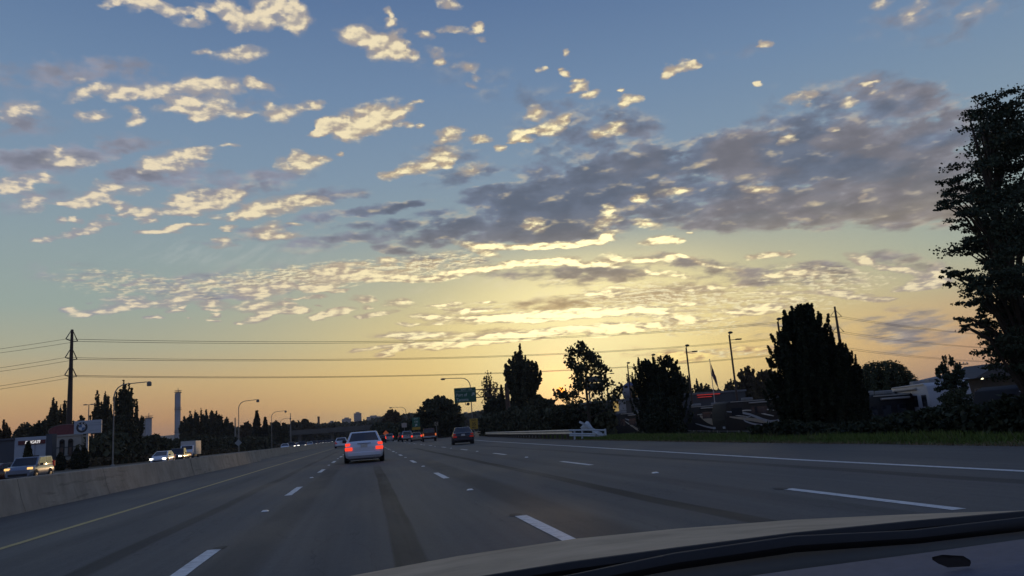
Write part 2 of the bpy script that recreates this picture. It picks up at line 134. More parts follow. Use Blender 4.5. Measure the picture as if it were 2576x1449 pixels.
# clear sky
west = RAMP(EL*(1/90), [(0, (178, 132, 108)), (2.2/90, (202, 154, 106)), (4.5/90, (205, 174, 124)), (7/90, (178, 176, 150)), (10/90, (156, 171, 163)), (14/90, (147, 165, 169)), (19/90, (130, 153, 174)), (25/90, (112, 139, 171)), (32/90, (90, 118, 158)), (50/90, (62, 92, 146)), (1, (48, 74, 128))])
east = RAMP(EL*(1/90), [(0, (112, 112, 130)), (4/90, (132, 124, 142)), (9/90, (140, 140, 165)), (16/90, (120, 142, 176)), (28/90, (98, 128, 172)), (45/90, (72, 102, 156)), (1, (48, 74, 128))])
sunside = SS(TH, 150.0, 45.0)
sky = MIX(sunside, east, west)
nish = NT.nodes.new('ShaderNodeTexSky'); nish.sky_type = 'NISHITA'; nish.sun_disc = False
nish.sun_elevation = SUN_EL; nish.sun_rotation = SUN_AZ; nish.air_density = 1.0; nish.dust_density = 1.5
sky = MIX(1.0, SCL(sky, .96), SCL(S(nish.outputs[0]), 0.05*.06), 'ADD')
sky = MIX(SS(AZ, 24.0, 42.0)*SS(EL, 9.0, 1.5)*.65, sky, lin(196, 150, 124))
sunaz = SS(M('ABSOLUTE', AZ-math.degrees(SUN_AZ)-3.0), 27.0, 2.0)*SS(EL, 9.5, 2.0)
sky = MIX(sunaz*.62, sky, lin(255, 206, 112))
glow = M('POWER', SS(TH, 37.0, 0.0), 1.3)*SS(EL, 16.0, 7.0)
sky = MIX(M('MULTIPLY', glow, .80), sky, lin(255, 228, 148))
sky = MIX(M('POWER', SS(TH, 15.0, 0.0), 1.2)*SS(EL, 15.0, 9.0)*.75, sky, SCL(lin(255, 240, 178), 1.2))
# cloud layers: noise shared by all, the fields of single clouds split into sectors of the sky so that each ray evaluates few of them
w1 = SCL(VM('SUBTRACT', NOISE(Q, .30, 2, .5, 0, True), (.5, .5, .5)), 2.0)
w2 = SCL(VM('SUBTRACT', NOISE(Q, 1.1, 3, .55, 0, True), (.5, .5, .5)), .95)
QW = VM('ADD', Q, VM('ADD', w1, w2))
sq = NT.nodes.new('ShaderNodeSeparateXYZ'); put(sq.inputs[0], QW); QX, QY = S(sq.outputs[0]), S(sq.outputs[1])
n1 = NOISE(Q, .75, 6, .55)
n2 = NOISE(VM('ADD', Q, SCL(TOSUN, .55)), .75, 3, .5)
n3 = NOISE(Q, .75, 3, .5)
QV = VM('ADD', VM('MULTIPLY', Q, (1.0, .8, 1.0)), SCL(w2, .9))
v1 = VORO(QV, .62, 2.0)
v2 = VORO(VM('ADD', QV, SCL(TOSUN, .42)), .62, 1.0)
nb = NOISE(Q, .22, 3, .5)
nd = NOISE(Q, .46, 6, .55)
nd3 = NOISE(Q, .36, 3, .5)
nd2 = NOISE(VM('ADD', Q, SCL(TOSUN, .9)), .36, 3, .5)
nm = NOISE(VM('MULTIPLY', Q, (1.0, 1.3, 1.0)), 1.15, 5, .55)
nm2 = NOISE(VM('MULTIPLY', VM('ADD', Q, SCL(TOSUN, .25)), (1.0, 1.3, 1.0)), 1.15, 5, .55)
rotm = NT.nodes.new('ShaderNodeMapping'); rotm.vector_type = 'TEXTURE'; put(rotm.inputs[0], VM('ADD', Q, SCL(w1, .45))); rotm.inputs[2].default_value = (0, 0, math.radians(64)); rotm.inputs[3].default_value = (4.0, .75, 1)
nc = NOISE(S(rotm.outputs[0]), .9, 5, .60)
warm = SS(TH, 42.0, 6.0)
vwarm = SS(TH, 20.0, 3.0)
cool = SS(EL, 11.0, 16.5)
halo = SCL(XYZ(.9, .30, .04), M('POWER', SS(TS, 6.0, 0.0), 3.0)*.9)
disc = SS(TS, .34, .24)
# colours of the layers
sh0 = MIX(cool, lin(150, 140, 130), lin(111, 121, 140))
sh0 = MIX(SS(nb, .38, .62)*SS(AZ, 16.0, 30.0)*.6, sh0, lin(142, 136, 140))
sh0 = MIX(SS(AZ, 4.0, -8.0)*.8, sh0, lin(140, 142, 156))
sh0 = MIX(SS(TH, 16.0, 4.0)*SS(EL, 11.5, 8.0)*.85, sh0, lin(196, 166, 116))
sh0 = MIX(1.0, sh0, SCL(XYZ(1.0, 1.0, 1.0), SS(nd3, .30, .70, .86, 1.14)), 'MULTIPLY')
sh1 = MIX(warm, lin(164, 164, 174), lin(246, 222, 168))
mo_col = MIX(SS((nm-nm2)*4.0+.5, .15, .9), MIX(warm, lin(158, 158, 156), lin(204, 178, 136)), MIX(warm, lin(216, 205, 178), lin(255, 242, 196)))
ci_col = MIX(warm, lin(196, 206, 208), lin(248, 234, 212))
p_lit = MIX(vwarm, MIX(warm, lin(234, 218, 190), lin(255, 238, 188)), SCL(lin(255, 242, 186), 1.5))
p_sh = MIX(warm, lin(152, 154, 164), lin(184, 162, 134))
lowc = SS(EL, 7.5, 4.0)*SS(TH, 34.0, 14.0)
p_lit = MIX(lowc*.8, p_lit, SCL(lin(255, 222, 132), 1.15)); p_sh = MIX(lowc*.8, p_sh, lin(196, 152, 100))

SHARED = dict(QW=QW, sky=sky, nd=nd, n1=n1, nm=nm, nc=nc, dl=nd3-nd2, pl=n3-n2, vw=vwarm*.26, bil=.62-v1, bl=v2-v1, sh0=sh0, sh1=sh1, mo_col=mo_col, ci_col=ci_col, p_lit=p_lit, p_sh=p_sh, disc=disc, halo=halo)
VEC, RGB = {'QW'}, {'sky', 'sh0', 'sh1', 'mo_col', 'ci_col', 'p_lit', 'p_sh', 'halo'}
def GROUP(name, ins, build):
    """build(sockets) -> S, inside a node group of its own (keeps the trees small); returns its output in the current tree"""
    global NT
    g = bpy.data.node_groups.new(name, 'ShaderNodeTree'); keep = NT
    for k in ins: g.interface.new_socket(k, in_out='INPUT', socket_type='NodeSocketVector' if k in VEC else 'NodeSocketColor' if k in RGB else 'NodeSocketFloat')
    g.interface.new_socket('out', in_out='OUTPUT', socket_type='NodeSocketColor' if 'sky' in ins else 'NodeSocketFloat')
    gi, go = g.nodes.new('NodeGroupInput'), g.nodes.new('NodeGroupOutput')
    NT = g
    r = build({k: S(gi.outputs[i]) for i, k in enumerate(ins)})
    NT.links.new(r.k, go.inputs[0]); NT = keep
    n = NT.nodes.new('ShaderNodeGroup'); n.node_tree = g
    for i, k in enumerate(ins): put(n.inputs[i], ins[k])
    return S(n.outputs[0])
def FIELD(q, table):
    return GROUP('cloud_field', {'QW': q}, lambda d: BLOBS(d['QW'], table)) if table else None

def TILE(puffs, sheets, cirrus, mottle):
    def build(d):
        c, q = d['sky'], d['QW']
        Dk = FIELD(q, sheets)
        if Dk is not None:
            raw = Dk*1.1+(d['nd']-.5)*2.2+d['bil']*.25
            Ms = SS(raw, .0, .95)*SS(Dk, .0, .35)*.96
            rim = SS(d['dl']*2.6+SS(raw, .8, .1)*.55, .2, 1.0)
            core = MIX(1.0, d['sh0'], SCL(XYZ(1.0, 1.0, 1.0), SS(raw, .45, 1.5, 1.12, .84)), 'MULTIPLY')
            c = MIX(Ms, c, MIX(rim*.7, core, d['sh1']))
        Mo = FIELD(q, mottle)
        if Mo is not None:
            c = MIX(SS(Mo*.8+(d['nm']-.5)*1.8+d['bil']*.45, .10, .90)*SS(Mo, .0, .2)*.85, c, d['mo_col'])
        Ci = FIELD(q, cirrus)
        if Ci is not None:
            c = MIX(SS(d['nc'], .36, .85)*SS(Ci, .05, .9)*.20, c, d['ci_col'])
        P = FIELD(q, puffs)
        if P is not None:
            praw = P*1.12+(d['n1']-.5)*.80+d['bil']*.42
            Mp = SS(praw, .03, 1.0)*SS(P, .02, .26)
            Lp = SS(d['pl']*2.0+d['bl']*1.1+SS(praw, .20, 1.35)*.74-.08+d['vw'], .0, .95)
            c = MIX(Mp*.97, c, MIX(Lp, d['p_sh'], d['p_lit']))
        return MIX(d['disc'], MIX(1.0, c, d['halo'], 'ADD'), (4.0, 1.25, .16))
    return BG(GROUP('sky_sector', SHARED, build))
def BG(c):
    b = NT.nodes.new('ShaderNodeBackground'); put(b.inputs[0], c); b.inputs[1].default_value = 1.0
    return b.outputs[0]
def PICK(test, lo, hi):
    n = NT.nodes.new('ShaderNodeMixShader'); put(n.inputs[0], test); NT.links.new(lo, n.inputs[1]); NT.links.new(hi, n.inputs[2])
    return n.outputs[0]
def SPLIT(layers, box, depth=0):
    n = sum(map(len, layers))
    if n <= 34 or depth >= 6: return TILE(*layers)
    x0, x1, y0, y1 = box
    ax = 0 if (x1-x0) > (y1-y0)*.8 else 1
    cs = sorted(min(max(b[ax], box[2*ax]), box[2*ax+1]) for l in layers for b in l)
    cut = cs[len(cs)//2]
    lo = [[b for b in l if b[ax]-b[6+ax] < cut] for l in layers]
    hi = [[b for b in l if b[ax]+b[6+ax] > cut] for l in layers]
    bl, bh = list(box), list(box); bl[2*ax+1] = cut; bh[2*ax] = cut
    return PICK(M('GREATER_THAN', QX if ax == 0 else QY, cut), SPLIT(lo, bl, depth+1), SPLIT(hi, bh, depth+1))
LAY = [TABLE(PUFFS, 1.85), TABLE(SHEETS, 2.0), TABLE(CIRRUS, 1.35), TABLE(MOTTLE, 1.3)]
allb = [b for l in LAY for b in l]
box = [min(b[0]-b[6] for b in allb), max(b[0]+b[6] for b in allb), min(b[1]-b[7] for b in allb), max(b[1]+b[7] for b in allb)]
inside = M('COMPARE', QX, (box[0]+box[1])/2, (box[1]-box[0])/2)*M('COMPARE', QY, (box[2]+box[3])/2, (box[3]-box[2])/2)*M('GREATER_THAN', EL, 0.0)
# the rest of the sky: the same broken cloud, without single clouds of its own; dim ground colour below the horizon
rest = MIX(SS(nd, .46, .70)*SS(EL, 1.0, 12.0)*.8, sky, MIX(SS(nd3-nd2, -.05, .1), lin(118, 124, 146), lin(172, 168, 170)))
rest = MIX(SS(EL, -.05, -.6), rest, lin(78, 74, 72))
rest = MIX(disc, MIX(1.0, rest, halo, 'ADD'), (4.0, 1.25, .16))
wo = NT.nodes.new('ShaderNodeOutputWorld')
NT.links.new(PICK(inside, BG(rest), SPLIT(LAY, box)), wo.inputs[0])
W.cycles.sampling_method = 'MANUAL'; W.cycles.sample_map_resolution = 512

# ================================================================== helpers
def ray(px, py):
    """direction of a point of the 2576 x 1449 photograph"""
    return (FWD+RGT*((px-1288)/1910)+UPV*((724.5-py)/1910)).normalized()
def at(px, py, Y):
    d = ray(px, py); return CAMP+d*(Y/d.y)
def spot(px, Y):
    p = at(px, 1102-.074*(px-922), Y); return p.x, Y
def base(px, Y, z=0.0):
    x, y = spot(px, Y); return Vector((x, y, z))

def prop(o, label=None, cat=None, group=None, kind=None):
    for k, v in (('label', label), ('category', cat), ('group', group), ('kind', kind)):
        if v: o[k] = v
    return o
def thing(name, label, cat, loc=(0, 0, 0), rz=0.0, group=None):
    o = bpy.data.objects.new(name, None); COL.objects.link(o); o.location = loc; o.rotation_euler = (0, 0, rz); o.empty_display_size = .2
    return prop(o, label, cat, group)
def copy_tree(o, parent=None):
    c = o.copy(); COL.objects.link(c)
    if parent is not None: c.parent = parent
    for ch in o.children: copy_tree(ch, c)
    return c

class MB:
    """collects geometry and links it as ONE mesh object"""
    def __init__(s): s.v, s.f, s.uv = [], [], None
    def add(s, vs, fs):
        n = len(s.v); s.v += [tuple(p) for p in vs]; s.f += [tuple(i+n for i in f) for f in fs]; return s
    def box(s, c, d, rz=0.0, rx=0.0, ry=0.0):
        m = Matrix.Rotation(rz, 3, 'Z') @ Matrix.Rotation(ry, 3, 'Y') @ Matrix.Rotation(rx, 3, 'X'); c = Vector(c)
        vs = [c+m @ Vector((x*d[0]/2, y*d[1]/2, z*d[2]/2)) for x in (-1, 1) for y in (-1, 1) for z in (-1, 1)]
        return s.add(vs, [(0, 1, 3, 2), (4, 6, 7, 5), (0, 4, 5, 1), (2, 3, 7, 6), (0, 2, 6, 4), (1, 5, 7, 3)])
    def quad(s, a, b, c, d): return s.add([a, b, c, d], [(0, 1, 2, 3)])
    def tube(s, pts, r, n=8, caps=True):
        pts = [Vector(p) for p in pts]; rs = r if isinstance(r, (list, tuple)) else [r]*len(pts)
        base_i = len(s.v); ref = None
        for i, p in enumerate(pts):
            t = (pts[min(i+1, len(pts)-1)]-pts[max(i-1, 0)]).normalized()
            if ref is None: ref = Vector((1, 0, 0)) if abs(t.x) < .9 else Vector((0, 1, 0))
            u = (ref-t*ref.dot(t)).normalized(); w = t.cross(u); ref = u
            for k in range(n):
                a = 2*math.pi*k/n; s.v.append(tuple(p+(u*math.cos(a)+w*math.sin(a))*rs[i]))
        for i in range(len(pts)-1):
            for k in range(n):
                a, b = base_i+i*n+k, base_i+i*n+(k+1) % n
                s.f.append((a, b, b+n, a+n))
        if caps:
            s.f.append(tuple(base_i+k for k in reversed(range(n)))); e = base_i+(len(pts)-1)*n
            s.f.append(tuple(e+k for k in range(n)))
        return s
    def lathe(s, c, prof, n=16, axis='Z'):
        b = len(s.v); c = Vector(c)
        for r, h in prof:
            for k in range(n):
                a = 2*math.pi*k/n
                o = {'Z': (r*math.cos(a), r*math.sin(a), h), 'X': (h, r*math.cos(a), r*math.sin(a)), 'Y': (r*math.sin(a), h, r*math.cos(a))}[axis]
                s.v.append(tuple(c+Vector(o)))
        for i in range(len(prof)-1):
            for k in range(n):
                p, q = b+i*n+k, b+i*n+(k+1) % n; s.f.append((p, q, q+n, p+n))
        s.f.append(tuple(b+k for k in reversed(range(n)))); e = b+(len(prof)-1)*n; s.f.append(tuple(e+k for k in range(n)))
        return s
    def grid(s, rows):
        b = len(s.v); m = len(rows[0])
        for r in rows: s.v += [tuple(p) for p in r]
        for i in range(len(rows)-1):
            for k in range(m-1):
                a = b+i*m+k; s.f.append((a, a+1, a+m+1, a+m))
        return s
    def mesh(s, name, m, smooth=False, bevel=0.0):
        me = bpy.data.meshes.new(name); me.from_pydata(s.v, [], s.f)
        if bevel:
            bm = bmesh.new(); bm.from_mesh(me); bmesh.ops.remove_doubles(bm, verts=bm.verts, dist=1e-4)
            bmesh.ops.bevel(bm, geom=[e for e in bm.edges if len(e.link_faces) == 2 and e.calc_face_angle(0) > .5], offset=bevel, segments=2, affect='EDGES', profile=.5)
            bm.to_mesh(me); bm.free()
        if smooth:
            me.polygons.foreach_set('use_smooth', [True]*len(me.polygons)); me.set_sharp_from_angle(angle=math.radians(smooth if smooth > 1 else 40))
        me.materials.append(m); me.update(); return me
    def build(s, name, m, parent=None, smooth=False, bevel=0.0, label=None, cat=None, group=None, kind=None):
        return link(name, s.mesh(name, m, smooth, bevel), parent, label, cat, group, kind)
def link(name, me, parent=None, label=None, cat=None, group=None, kind=None):
    o = bpy.data.objects.new(name, me); COL.objects.link(o)
    if parent is not None: o.parent = parent
    return prop(o, label, cat, group, kind)
def part(name, m, parent, fn, smooth=False, bevel=0.0, label=None):
    b = MB(); fn(b); return b.build(name, m, parent, smooth, bevel, label)

# ------------------------------------------------------------------ materials (procedural, by object coordinates)
MATS = {}
def mat(name, rgb, rough=.6, metal=0.0, var=.18, scale=2.0, bump=0.0, emit=None, spec=.5, stretch=None, coat=0.0):
    if name in MATS: return MATS[name]
    m = bpy.data.materials.new(name); m.use_nodes = True; nt = m.node_tree; p = nt.nodes['Principled BSDF']; L = nt.links.new
    p.inputs['Roughness'].default_value = rough; p.inputs['Metallic'].default_value = metal; p.inputs['Specular IOR Level'].default_value = spec
    p.inputs['Coat Weight'].default_value = coat; p.inputs['Coat Roughness'].default_value = .08
    tcn = nt.nodes.new('ShaderNodeTexCoord'); src = tcn.outputs['Object']
    if stretch:
        mp = nt.nodes.new('ShaderNodeMapping'); mp.inputs[3].default_value = stretch; L(src, mp.inputs[0]); src = mp.outputs[0]
    nz = nt.nodes.new('ShaderNodeTexNoise'); nz.inputs['Scale'].default_value = scale; nz.inputs['Detail'].default_value = 5; nz.inputs['Roughness'].default_value = .65; L(src, nz.inputs['Vector'])
    mr = nt.nodes.new('ShaderNodeMapRange'); mr.inputs[1].default_value = .3; mr.inputs[2].default_value = .7; mr.inputs[3].default_value = 1-var; mr.inputs[4].default_value = 1+var; L(nz.outputs[0], mr.inputs[0])
    mx = nt.nodes.new('ShaderNodeVectorMath'); mx.operation = 'SCALE'; mx.inputs[0].default_value = rgb; L(mr.outputs[0], mx.inputs['Scale']); L(mx.outputs[0], p.inputs['Base Color'])
    if bump:
        bp = nt.nodes.new('ShaderNodeBump'); bp.inputs['Strength'].default_value = bump; bp.inputs['Distance'].default_value = .02; L(nz.outputs[0], bp.inputs['Height']); L(bp.outputs[0], p.inputs['Normal'])
    if emit:
        p.inputs['Emission Color'].default_value = tuple(emit[:3])+(1,); p.inputs['Emission Strength'].default_value = emit[3]
    m['keep'] = 1; MATS[name] = m; return m
def leafmat(name, a, b, rough=.7):
    if name in MATS: return MATS[name]
    m = bpy.data.materials.new(name); m.use_nodes = True; nt = m.node_tree; p = nt.nodes['Principled BSDF']; L = nt.links.new
    p.inputs['Roughness'].default_value = rough; p.inputs['Specular IOR Level'].default_value = .2
    g = nt.nodes.new('ShaderNodeNewGeometry'); r = nt.nodes.new('ShaderNodeValToRGB'); L(g.outputs['Random Per Island'], r.inputs[0])
    r.color_ramp.elements[0].color = tuple(a)+(1,); r.color_ramp.elements[1].color = tuple(b)+(1,); L(r.outputs[0], p.inputs['Base Color'])
    MATS[name] = m; return m

def text(body, size, m, parent, loc, rx=90, rz=0, bold=0.0, name='lettering', shear=0.0, align='CENTER', sx=1.0):
    cu = bpy.data.curves.new(name, 'FONT'); cu.body = body; cu.size = size; cu.align_x = align; cu.align_y = 'CENTER'; cu.offset = bold; cu.shear = shear; cu.extrude = .004; cu.resolution_u = 3
    t = bpy.data.objects.new(name, cu); COL.objects.link(t)
    dg = bpy.context.evaluated_depsgraph_get(); me = bpy.data.meshes.new_from_object(t.evaluated_get(dg)); bpy.data.objects.remove(t)
    me.materials.clear(); me.materials.append(m)
    o = link(name, me, parent); o.location = loc; o.rotation_euler = (math.radians(rx), 0, rz); o.scale = (sx, 1, 1); return o

M_white = mat('painted_white', (.72, .72, .70), .5, var=.08)
M_marking = mat('road_marking_white', (.62, .63, .62), .6, var=.28, scale=9)
M_yellow_line = mat('road_marking_yellow', (.42, .31, .10), .6, var=.3, scale=7)
M_steel = mat('galvanised_steel', (.38, .39, .40), .45, .6, var=.2, scale=3)
M_dull_steel = mat('weathered_steel', (.22, .215, .20), .6, .3, var=.25, scale=2)
M_black = mat('black_plastic', (.012, .012, .013), .55, var=.2)
M_rubber = mat('rubber', (.016, .016, .017), .8, var=.2, scale=8)
M_rim = mat('wheel_rim_metal', (.35, .35, .36), .35, .8, var=.1)
M_glass = mat('car_glass', (.02, .024, .03), .08, var=.1, spec=.6)
M_tail = mat('tail_light_faint_glow', (.20, .012, .010), .2, var=.1, emit=(.8, .05, .03, .10))  # unlit red lens with a faint glow put into its material
M_tail_on = mat('tail_light_lit', (.5, .02, .015), .25, var=.1, emit=(1.0, .055, .022, 1.15))
M_amber = mat('tail_light_amber', (.5, .15, .03), .25, var=.1, emit=(1.0, .22, .05, .55))
M_head = mat('headlight_lit', (.8, .8, .78), .2, var=.02, emit=(1.0, .93, .78, 6.0))
M_head_warm = mat('headlight_amber', (.8, .5, .2), .2, var=.02, emit=(1.0, .55, .16, 1.3))
M_head_off = mat('headlight_unlit', (.45, .46, .48), .15, var=.05)
M_plate = mat('number_plate', (.5, .5, .48), .5, var=.2, scale=20)

# ================================================================== the setting
def smooth(a, b, x):
    t = np.clip((x-a)/(b-a), 0, 1); return t*t*(3-2*t)
def ground_z(x, y):
    """the lots beyond the right-hand bank lie lower than the road"""
    x = np.asarray(x, float); y = np.asarray(y, float)
    right = smooth(16.5, 24.0, x-np.clip((y-60)*.16, 0, 60))*-1.45
    return right*smooth(260, 180, y)-.05*smooth(13, 15, np.abs(x+3)-6)
xs = np.unique(np.concatenate([np.linspace(-60, 90, 101), np.linspace(90, 400, 20), np.linspace(-400, -60, 20), [-4200, -2500, -1200, 800, 1500, 2500, 4200]]))
ys = np.unique(np.concatenate([np.linspace(-30, 200, 70), np.linspace(200, 600, 15), [-4200, -2000, -800, -200, 900, 1400, 2200, 3200, 4200]]))
X, Y = np.meshgrid(xs, ys); Zg = ground_z(X, Y)-.02
gb = MB(); gb.grid([[(X[i, j], Y[i, j], Zg[i, j]) for j in range(len(xs))] for i in range(len(ys))])
gm = mat('verge_soil', (.050, .048, .032), .95, var=.45, scale=.6, bump=.4)
gb.build('ground', gm, kind='structure', smooth=60)

# road: asphalt with wear bands, seams and skid marks
rm = bpy.data.materials.new('asphalt'); rm.use_nodes = True
NT = rm.node_tree; pr = NT.nodes['Principled BSDF']
tcn = NT.nodes.new('ShaderNodeTexCoord'); OB = S(tcn.outputs['Object'])
so = NT.nodes.new('ShaderNodeSeparateXYZ'); put(so.inputs[0], OB); ox, oy = S(so.outputs[0]), S(so.outputs[1])
wob = (NOISE(XYZ(ox*.2, oy*.08), 1.0, 3)-.5)
fine = NOISE(OB, 38.0, 3, .7, 0, True); fs = NT.nodes.new('ShaderNodeSeparateColor'); put(fs.inputs[0], fine); fine = S(fs.outputs[0])
blot = NOISE(XYZ(ox*1.0, oy*.22), .55, 5, .6)
strk = NOISE(XYZ(ox*5.0, oy*.10), 1.0, 4, .6)
grit = NOISE(OB, 11.0, 4, .75)
crk = NOISE(XYZ(ox*.6, oy*.16), 1.0, 5, .6)
crack = SS(M('ABSOLUTE', crk-.5), .0, .007, .72, 1.0)
val = (1.0+(fine-.5)*.9+(grit-.5)*.55+(blot-.5)*.65+(strk-.5)*.55)*crack
def STRIPE(xc, w, soft, dark, y0=None, y1=None, wb=.35):
    global val
    d = M('ABSOLUTE', (ox-xc)+wob*wb)
    m_ = SS(d, w/2+soft, w/2)
    if y1 is not None: m_ = m_*SS(oy, y1, y1-10)
    if y0 is not None: m_ = m_*SS(oy, y0, y0+4)
    m_ = m_*SS(strk+blot, .75, 1.1, .68, 1.0)
    val = val*(1.0-m_*dark)
for q_ in ((.36, .24, .045, .92, None, 36, .22), (-2.85, .18, .10, .62, None, 90, .3), (-1.30, .35, .22, .45, None, 60, .3), (3.92, .22, .08, .80, None, 70, .3), (2.35, .45, .25, .48, None, 40, .3),
           (8.0, .25, .12, .55, None, 60, .3), (-4.2, .3, .2, .2, None, 150, .4), (5.2, .25, .2, .25, None, 60, .3), (.05, .9, .5, .10, None, None, .3), (-3.4, .9, .5, .10, None, None, .3), (3.8, 1.0, .5, .10, None, None, .3), (-6.6, 1.2, .6, .12, None, None, .8), (11.3, 1.4, .8, .10, None, None, .8)):
    STRIPE(*q_)
side = SS(M('ABSOLUTE', ox-2.2), 11.5, 9.8)          # dusty shoulders
colr = MIX(side, lin(87, 84, 79), lin(84, 84, 82))
cm = SCL(colr, val*1.0); put(pr.inputs['Base Color'], cm)
put(pr.inputs['Roughness'], SS(blot, .2, .8, .62, .82)); pr.inputs['Specular IOR Level'].default_value = .35
bp = NT.nodes.new('ShaderNodeBump'); bp.inputs['Strength'].default_value = .35; bp.inputs['Distance'].default_value = .006; put(bp.inputs['Height'], fine); NT.links.new(bp.outputs[0], pr.inputs['Normal'])
edge = [(-30, 12.9), (0, 12.9), (30, 13.0), (50, 13.3), (72, 14.2), (100, 16.2), (130, 19.5), (170, 26), (172, 12.5), (420, 12.5), (900, 12.5)]
rb = MB(); rb.grid([[(x, y, 0) for x in (-31, -20, -9, 0, 6, e)] for y, e in edge])
road = rb.build('road', rm, kind='structure')
gv = MB(); gr_ = [(-30, 12.9, 13.4), (15, 12.9, 13.5), (30, 13.0, 13.6), (50, 13.3, 14.2), (72, 14.2, 15.6), (110, 17.2, 19.0)]
gv.grid([[(a-.3, y, .004), (b, y, -.03)] for y, a, b in gr_])
gv.build('gravel_verge', mat('gravel', (.11, .10, .085), .95, var=.5, scale=14, bump=.6), kind='structure')

# painted markings and raised pavement markers: parts of the road
dash_me = {}
def dash(x, y0, ln=3.1, w=.078):
    b = MB(); n = 5
    b.grid([[(-w+random.uniform(-.006, .006), ln*i/n, .004), (w+random.uniform(-.006, .006), ln*i/n, .004)] for i in range(n+1)])
    o = b.build('lane_dash', M_marking, road); o.location = (x, y0, 0)
for k in range(24): dash(1.92, 6.9+12.55*k)
for k in range(24): dash(-1.76, 6.5+11.6*k)
for k in range(18): dash(5.76+(.0015*(7+12.9*k)), 6.9+12.9*k, 3.2)
def line(name, pts, w, m, z=.004):
    b = MB(); rows = []
    for i in range(len(pts)-1):
        (x0, y0), (x1, y1) = pts[i], pts[i+1]; n = max(2, int((y1-y0)/4))
        for k in range(n+(i == len(pts)-2)):
            t = k/n; rows.append([(x0+(x1-x0)*t-w/2+random.uniform(-.008, .008), y0+(y1-y0)*t, z), (x0+(x1-x0)*t+w/2, y0+(y1-y0)*t, z)])
    b.grid(rows); return b.build(name, m, road)
line('yellow_edge_line', [(-4.98, -5), (-5.0, 40), (-4.75, 100), (-4.7, 500)], .13, M_yellow_line)
line('white_edge_line', [(9.05, -5), (9.05, 15), (9.45, 26), (9.85, 35), (10.6, 55), (11.4, 75), (13.4, 110), (17.5, 150)], .16, M_marking)
line('white_gore_line', [(5.9, 160), (6.2, 400)], .15, M_marking)
rpm = MB(); rpm.add([(-.05, -.05, .004), (.05, -.05, .004), (.05, .05, .004), (-.05, .05, .004), (-.03, -.02, .022), (.03, -.02, .022), (.03, .02, .022), (-.03, .02, .022)], [(0, 1, 5, 4), (1, 2, 6, 5), (2, 3, 7, 6), (3, 0, 4, 7), (4, 5, 6, 7)])
rpm_me = rpm.mesh('road_marker', mat('reflective_marker', (.8, .8, .76), .3, var=.15))
for xl, y0, per in ((-1.78, 14.3, 11.6), (1.92, 15.0, 12.55), (5.74, 15.1, 12.9)):
    for k in range(9):
        o = link('road_marker', rpm_me, road); o.location = (xl, y0+per*k, 0); o.scale = (1.25, 1.25, 1.15)
# dark patches scorched into the asphalt at the head of dashes
for x, y in ((1.86, 10.15), (5.72, 10.2), (-1.72, 9.7)):
    b = MB(); n = 12; b.add([(0, 0, .006)]+[(math.cos(2*math.pi*i/n)*.09*random.uniform(.7, 1.2), math.sin(2*math.pi*i/n)*.14*random.uniform(.7, 1.2), .006) for i in range(n)], [(0, 1+i, 1+(i+1) % n) for i in range(n)])
    o = b.build('asphalt_patch', mat('tar', (.02, .02, .021), .7, var=.4, scale=20), road); o.location = (x, y, 0)

# far hills with the city on them
hb = MB(); rows = []
hx = np.linspace(-3000, 3200, 160)
for y, k in ((2350, 0), (2600, .45), (2850, .85), (3050, 1.0), (3400, .9), (3900, 0)):
    rows.append([(x, y+60*mnoise.noise((x*.002, y*.001, 0)), -.5+k*(66+10*mnoise.noise((x*.0011, 0, 3))+5*mnoise.noise((x*.006, y*.003, 5)))*float(smooth(-2600, -900, np.float64(x))*smooth(3200, 1600, np.float64(x)))) for x in hx])
hb.grid(rows); hb.build('hills', mat('wooded_hill', (.055, .065, .05), .95, var=.4, scale=.01), kind='structure', smooth=60)

# ================================================================== vehicles
def paint(name, rgb, metal=.25, rough=.28): return mat(name, rgb, rough, metal, var=.05, scale=1.5, coat=.6)
def wheel_meshes(r, w):
    t = MB(); t.lathe((0, 0, 0), [(r*.60, -w/2), (r*.93, -w/2), (r, -w*.36), (r, w*.36), (r*.93, w/2), (r*.60, w/2)], 20, 'X')
    k = MB(); k.lathe((0, 0, 0), [(r*.60, -w*.30), (r*.58, -w*.42), (r*.16, -w*.46)], 16, 'X'); k.lathe((0, 0, 0), [(r*.16, w*.46), (r*.58, w*.42), (r*.60, w*.30)], 16, 'X')
    for i in range(5):
        a = i*2*math.pi/5
        for s in (-1, 1): k.box((s*w*.46, math.cos(a)*r*.36, math.sin(a)*r*.36), (.02, .07, r*.46), rx=-a+math.pi/2*0)
    return t.mesh('tyre', M_rubber, 40), k.mesh('rim', M_rim, 40)
WM = {}
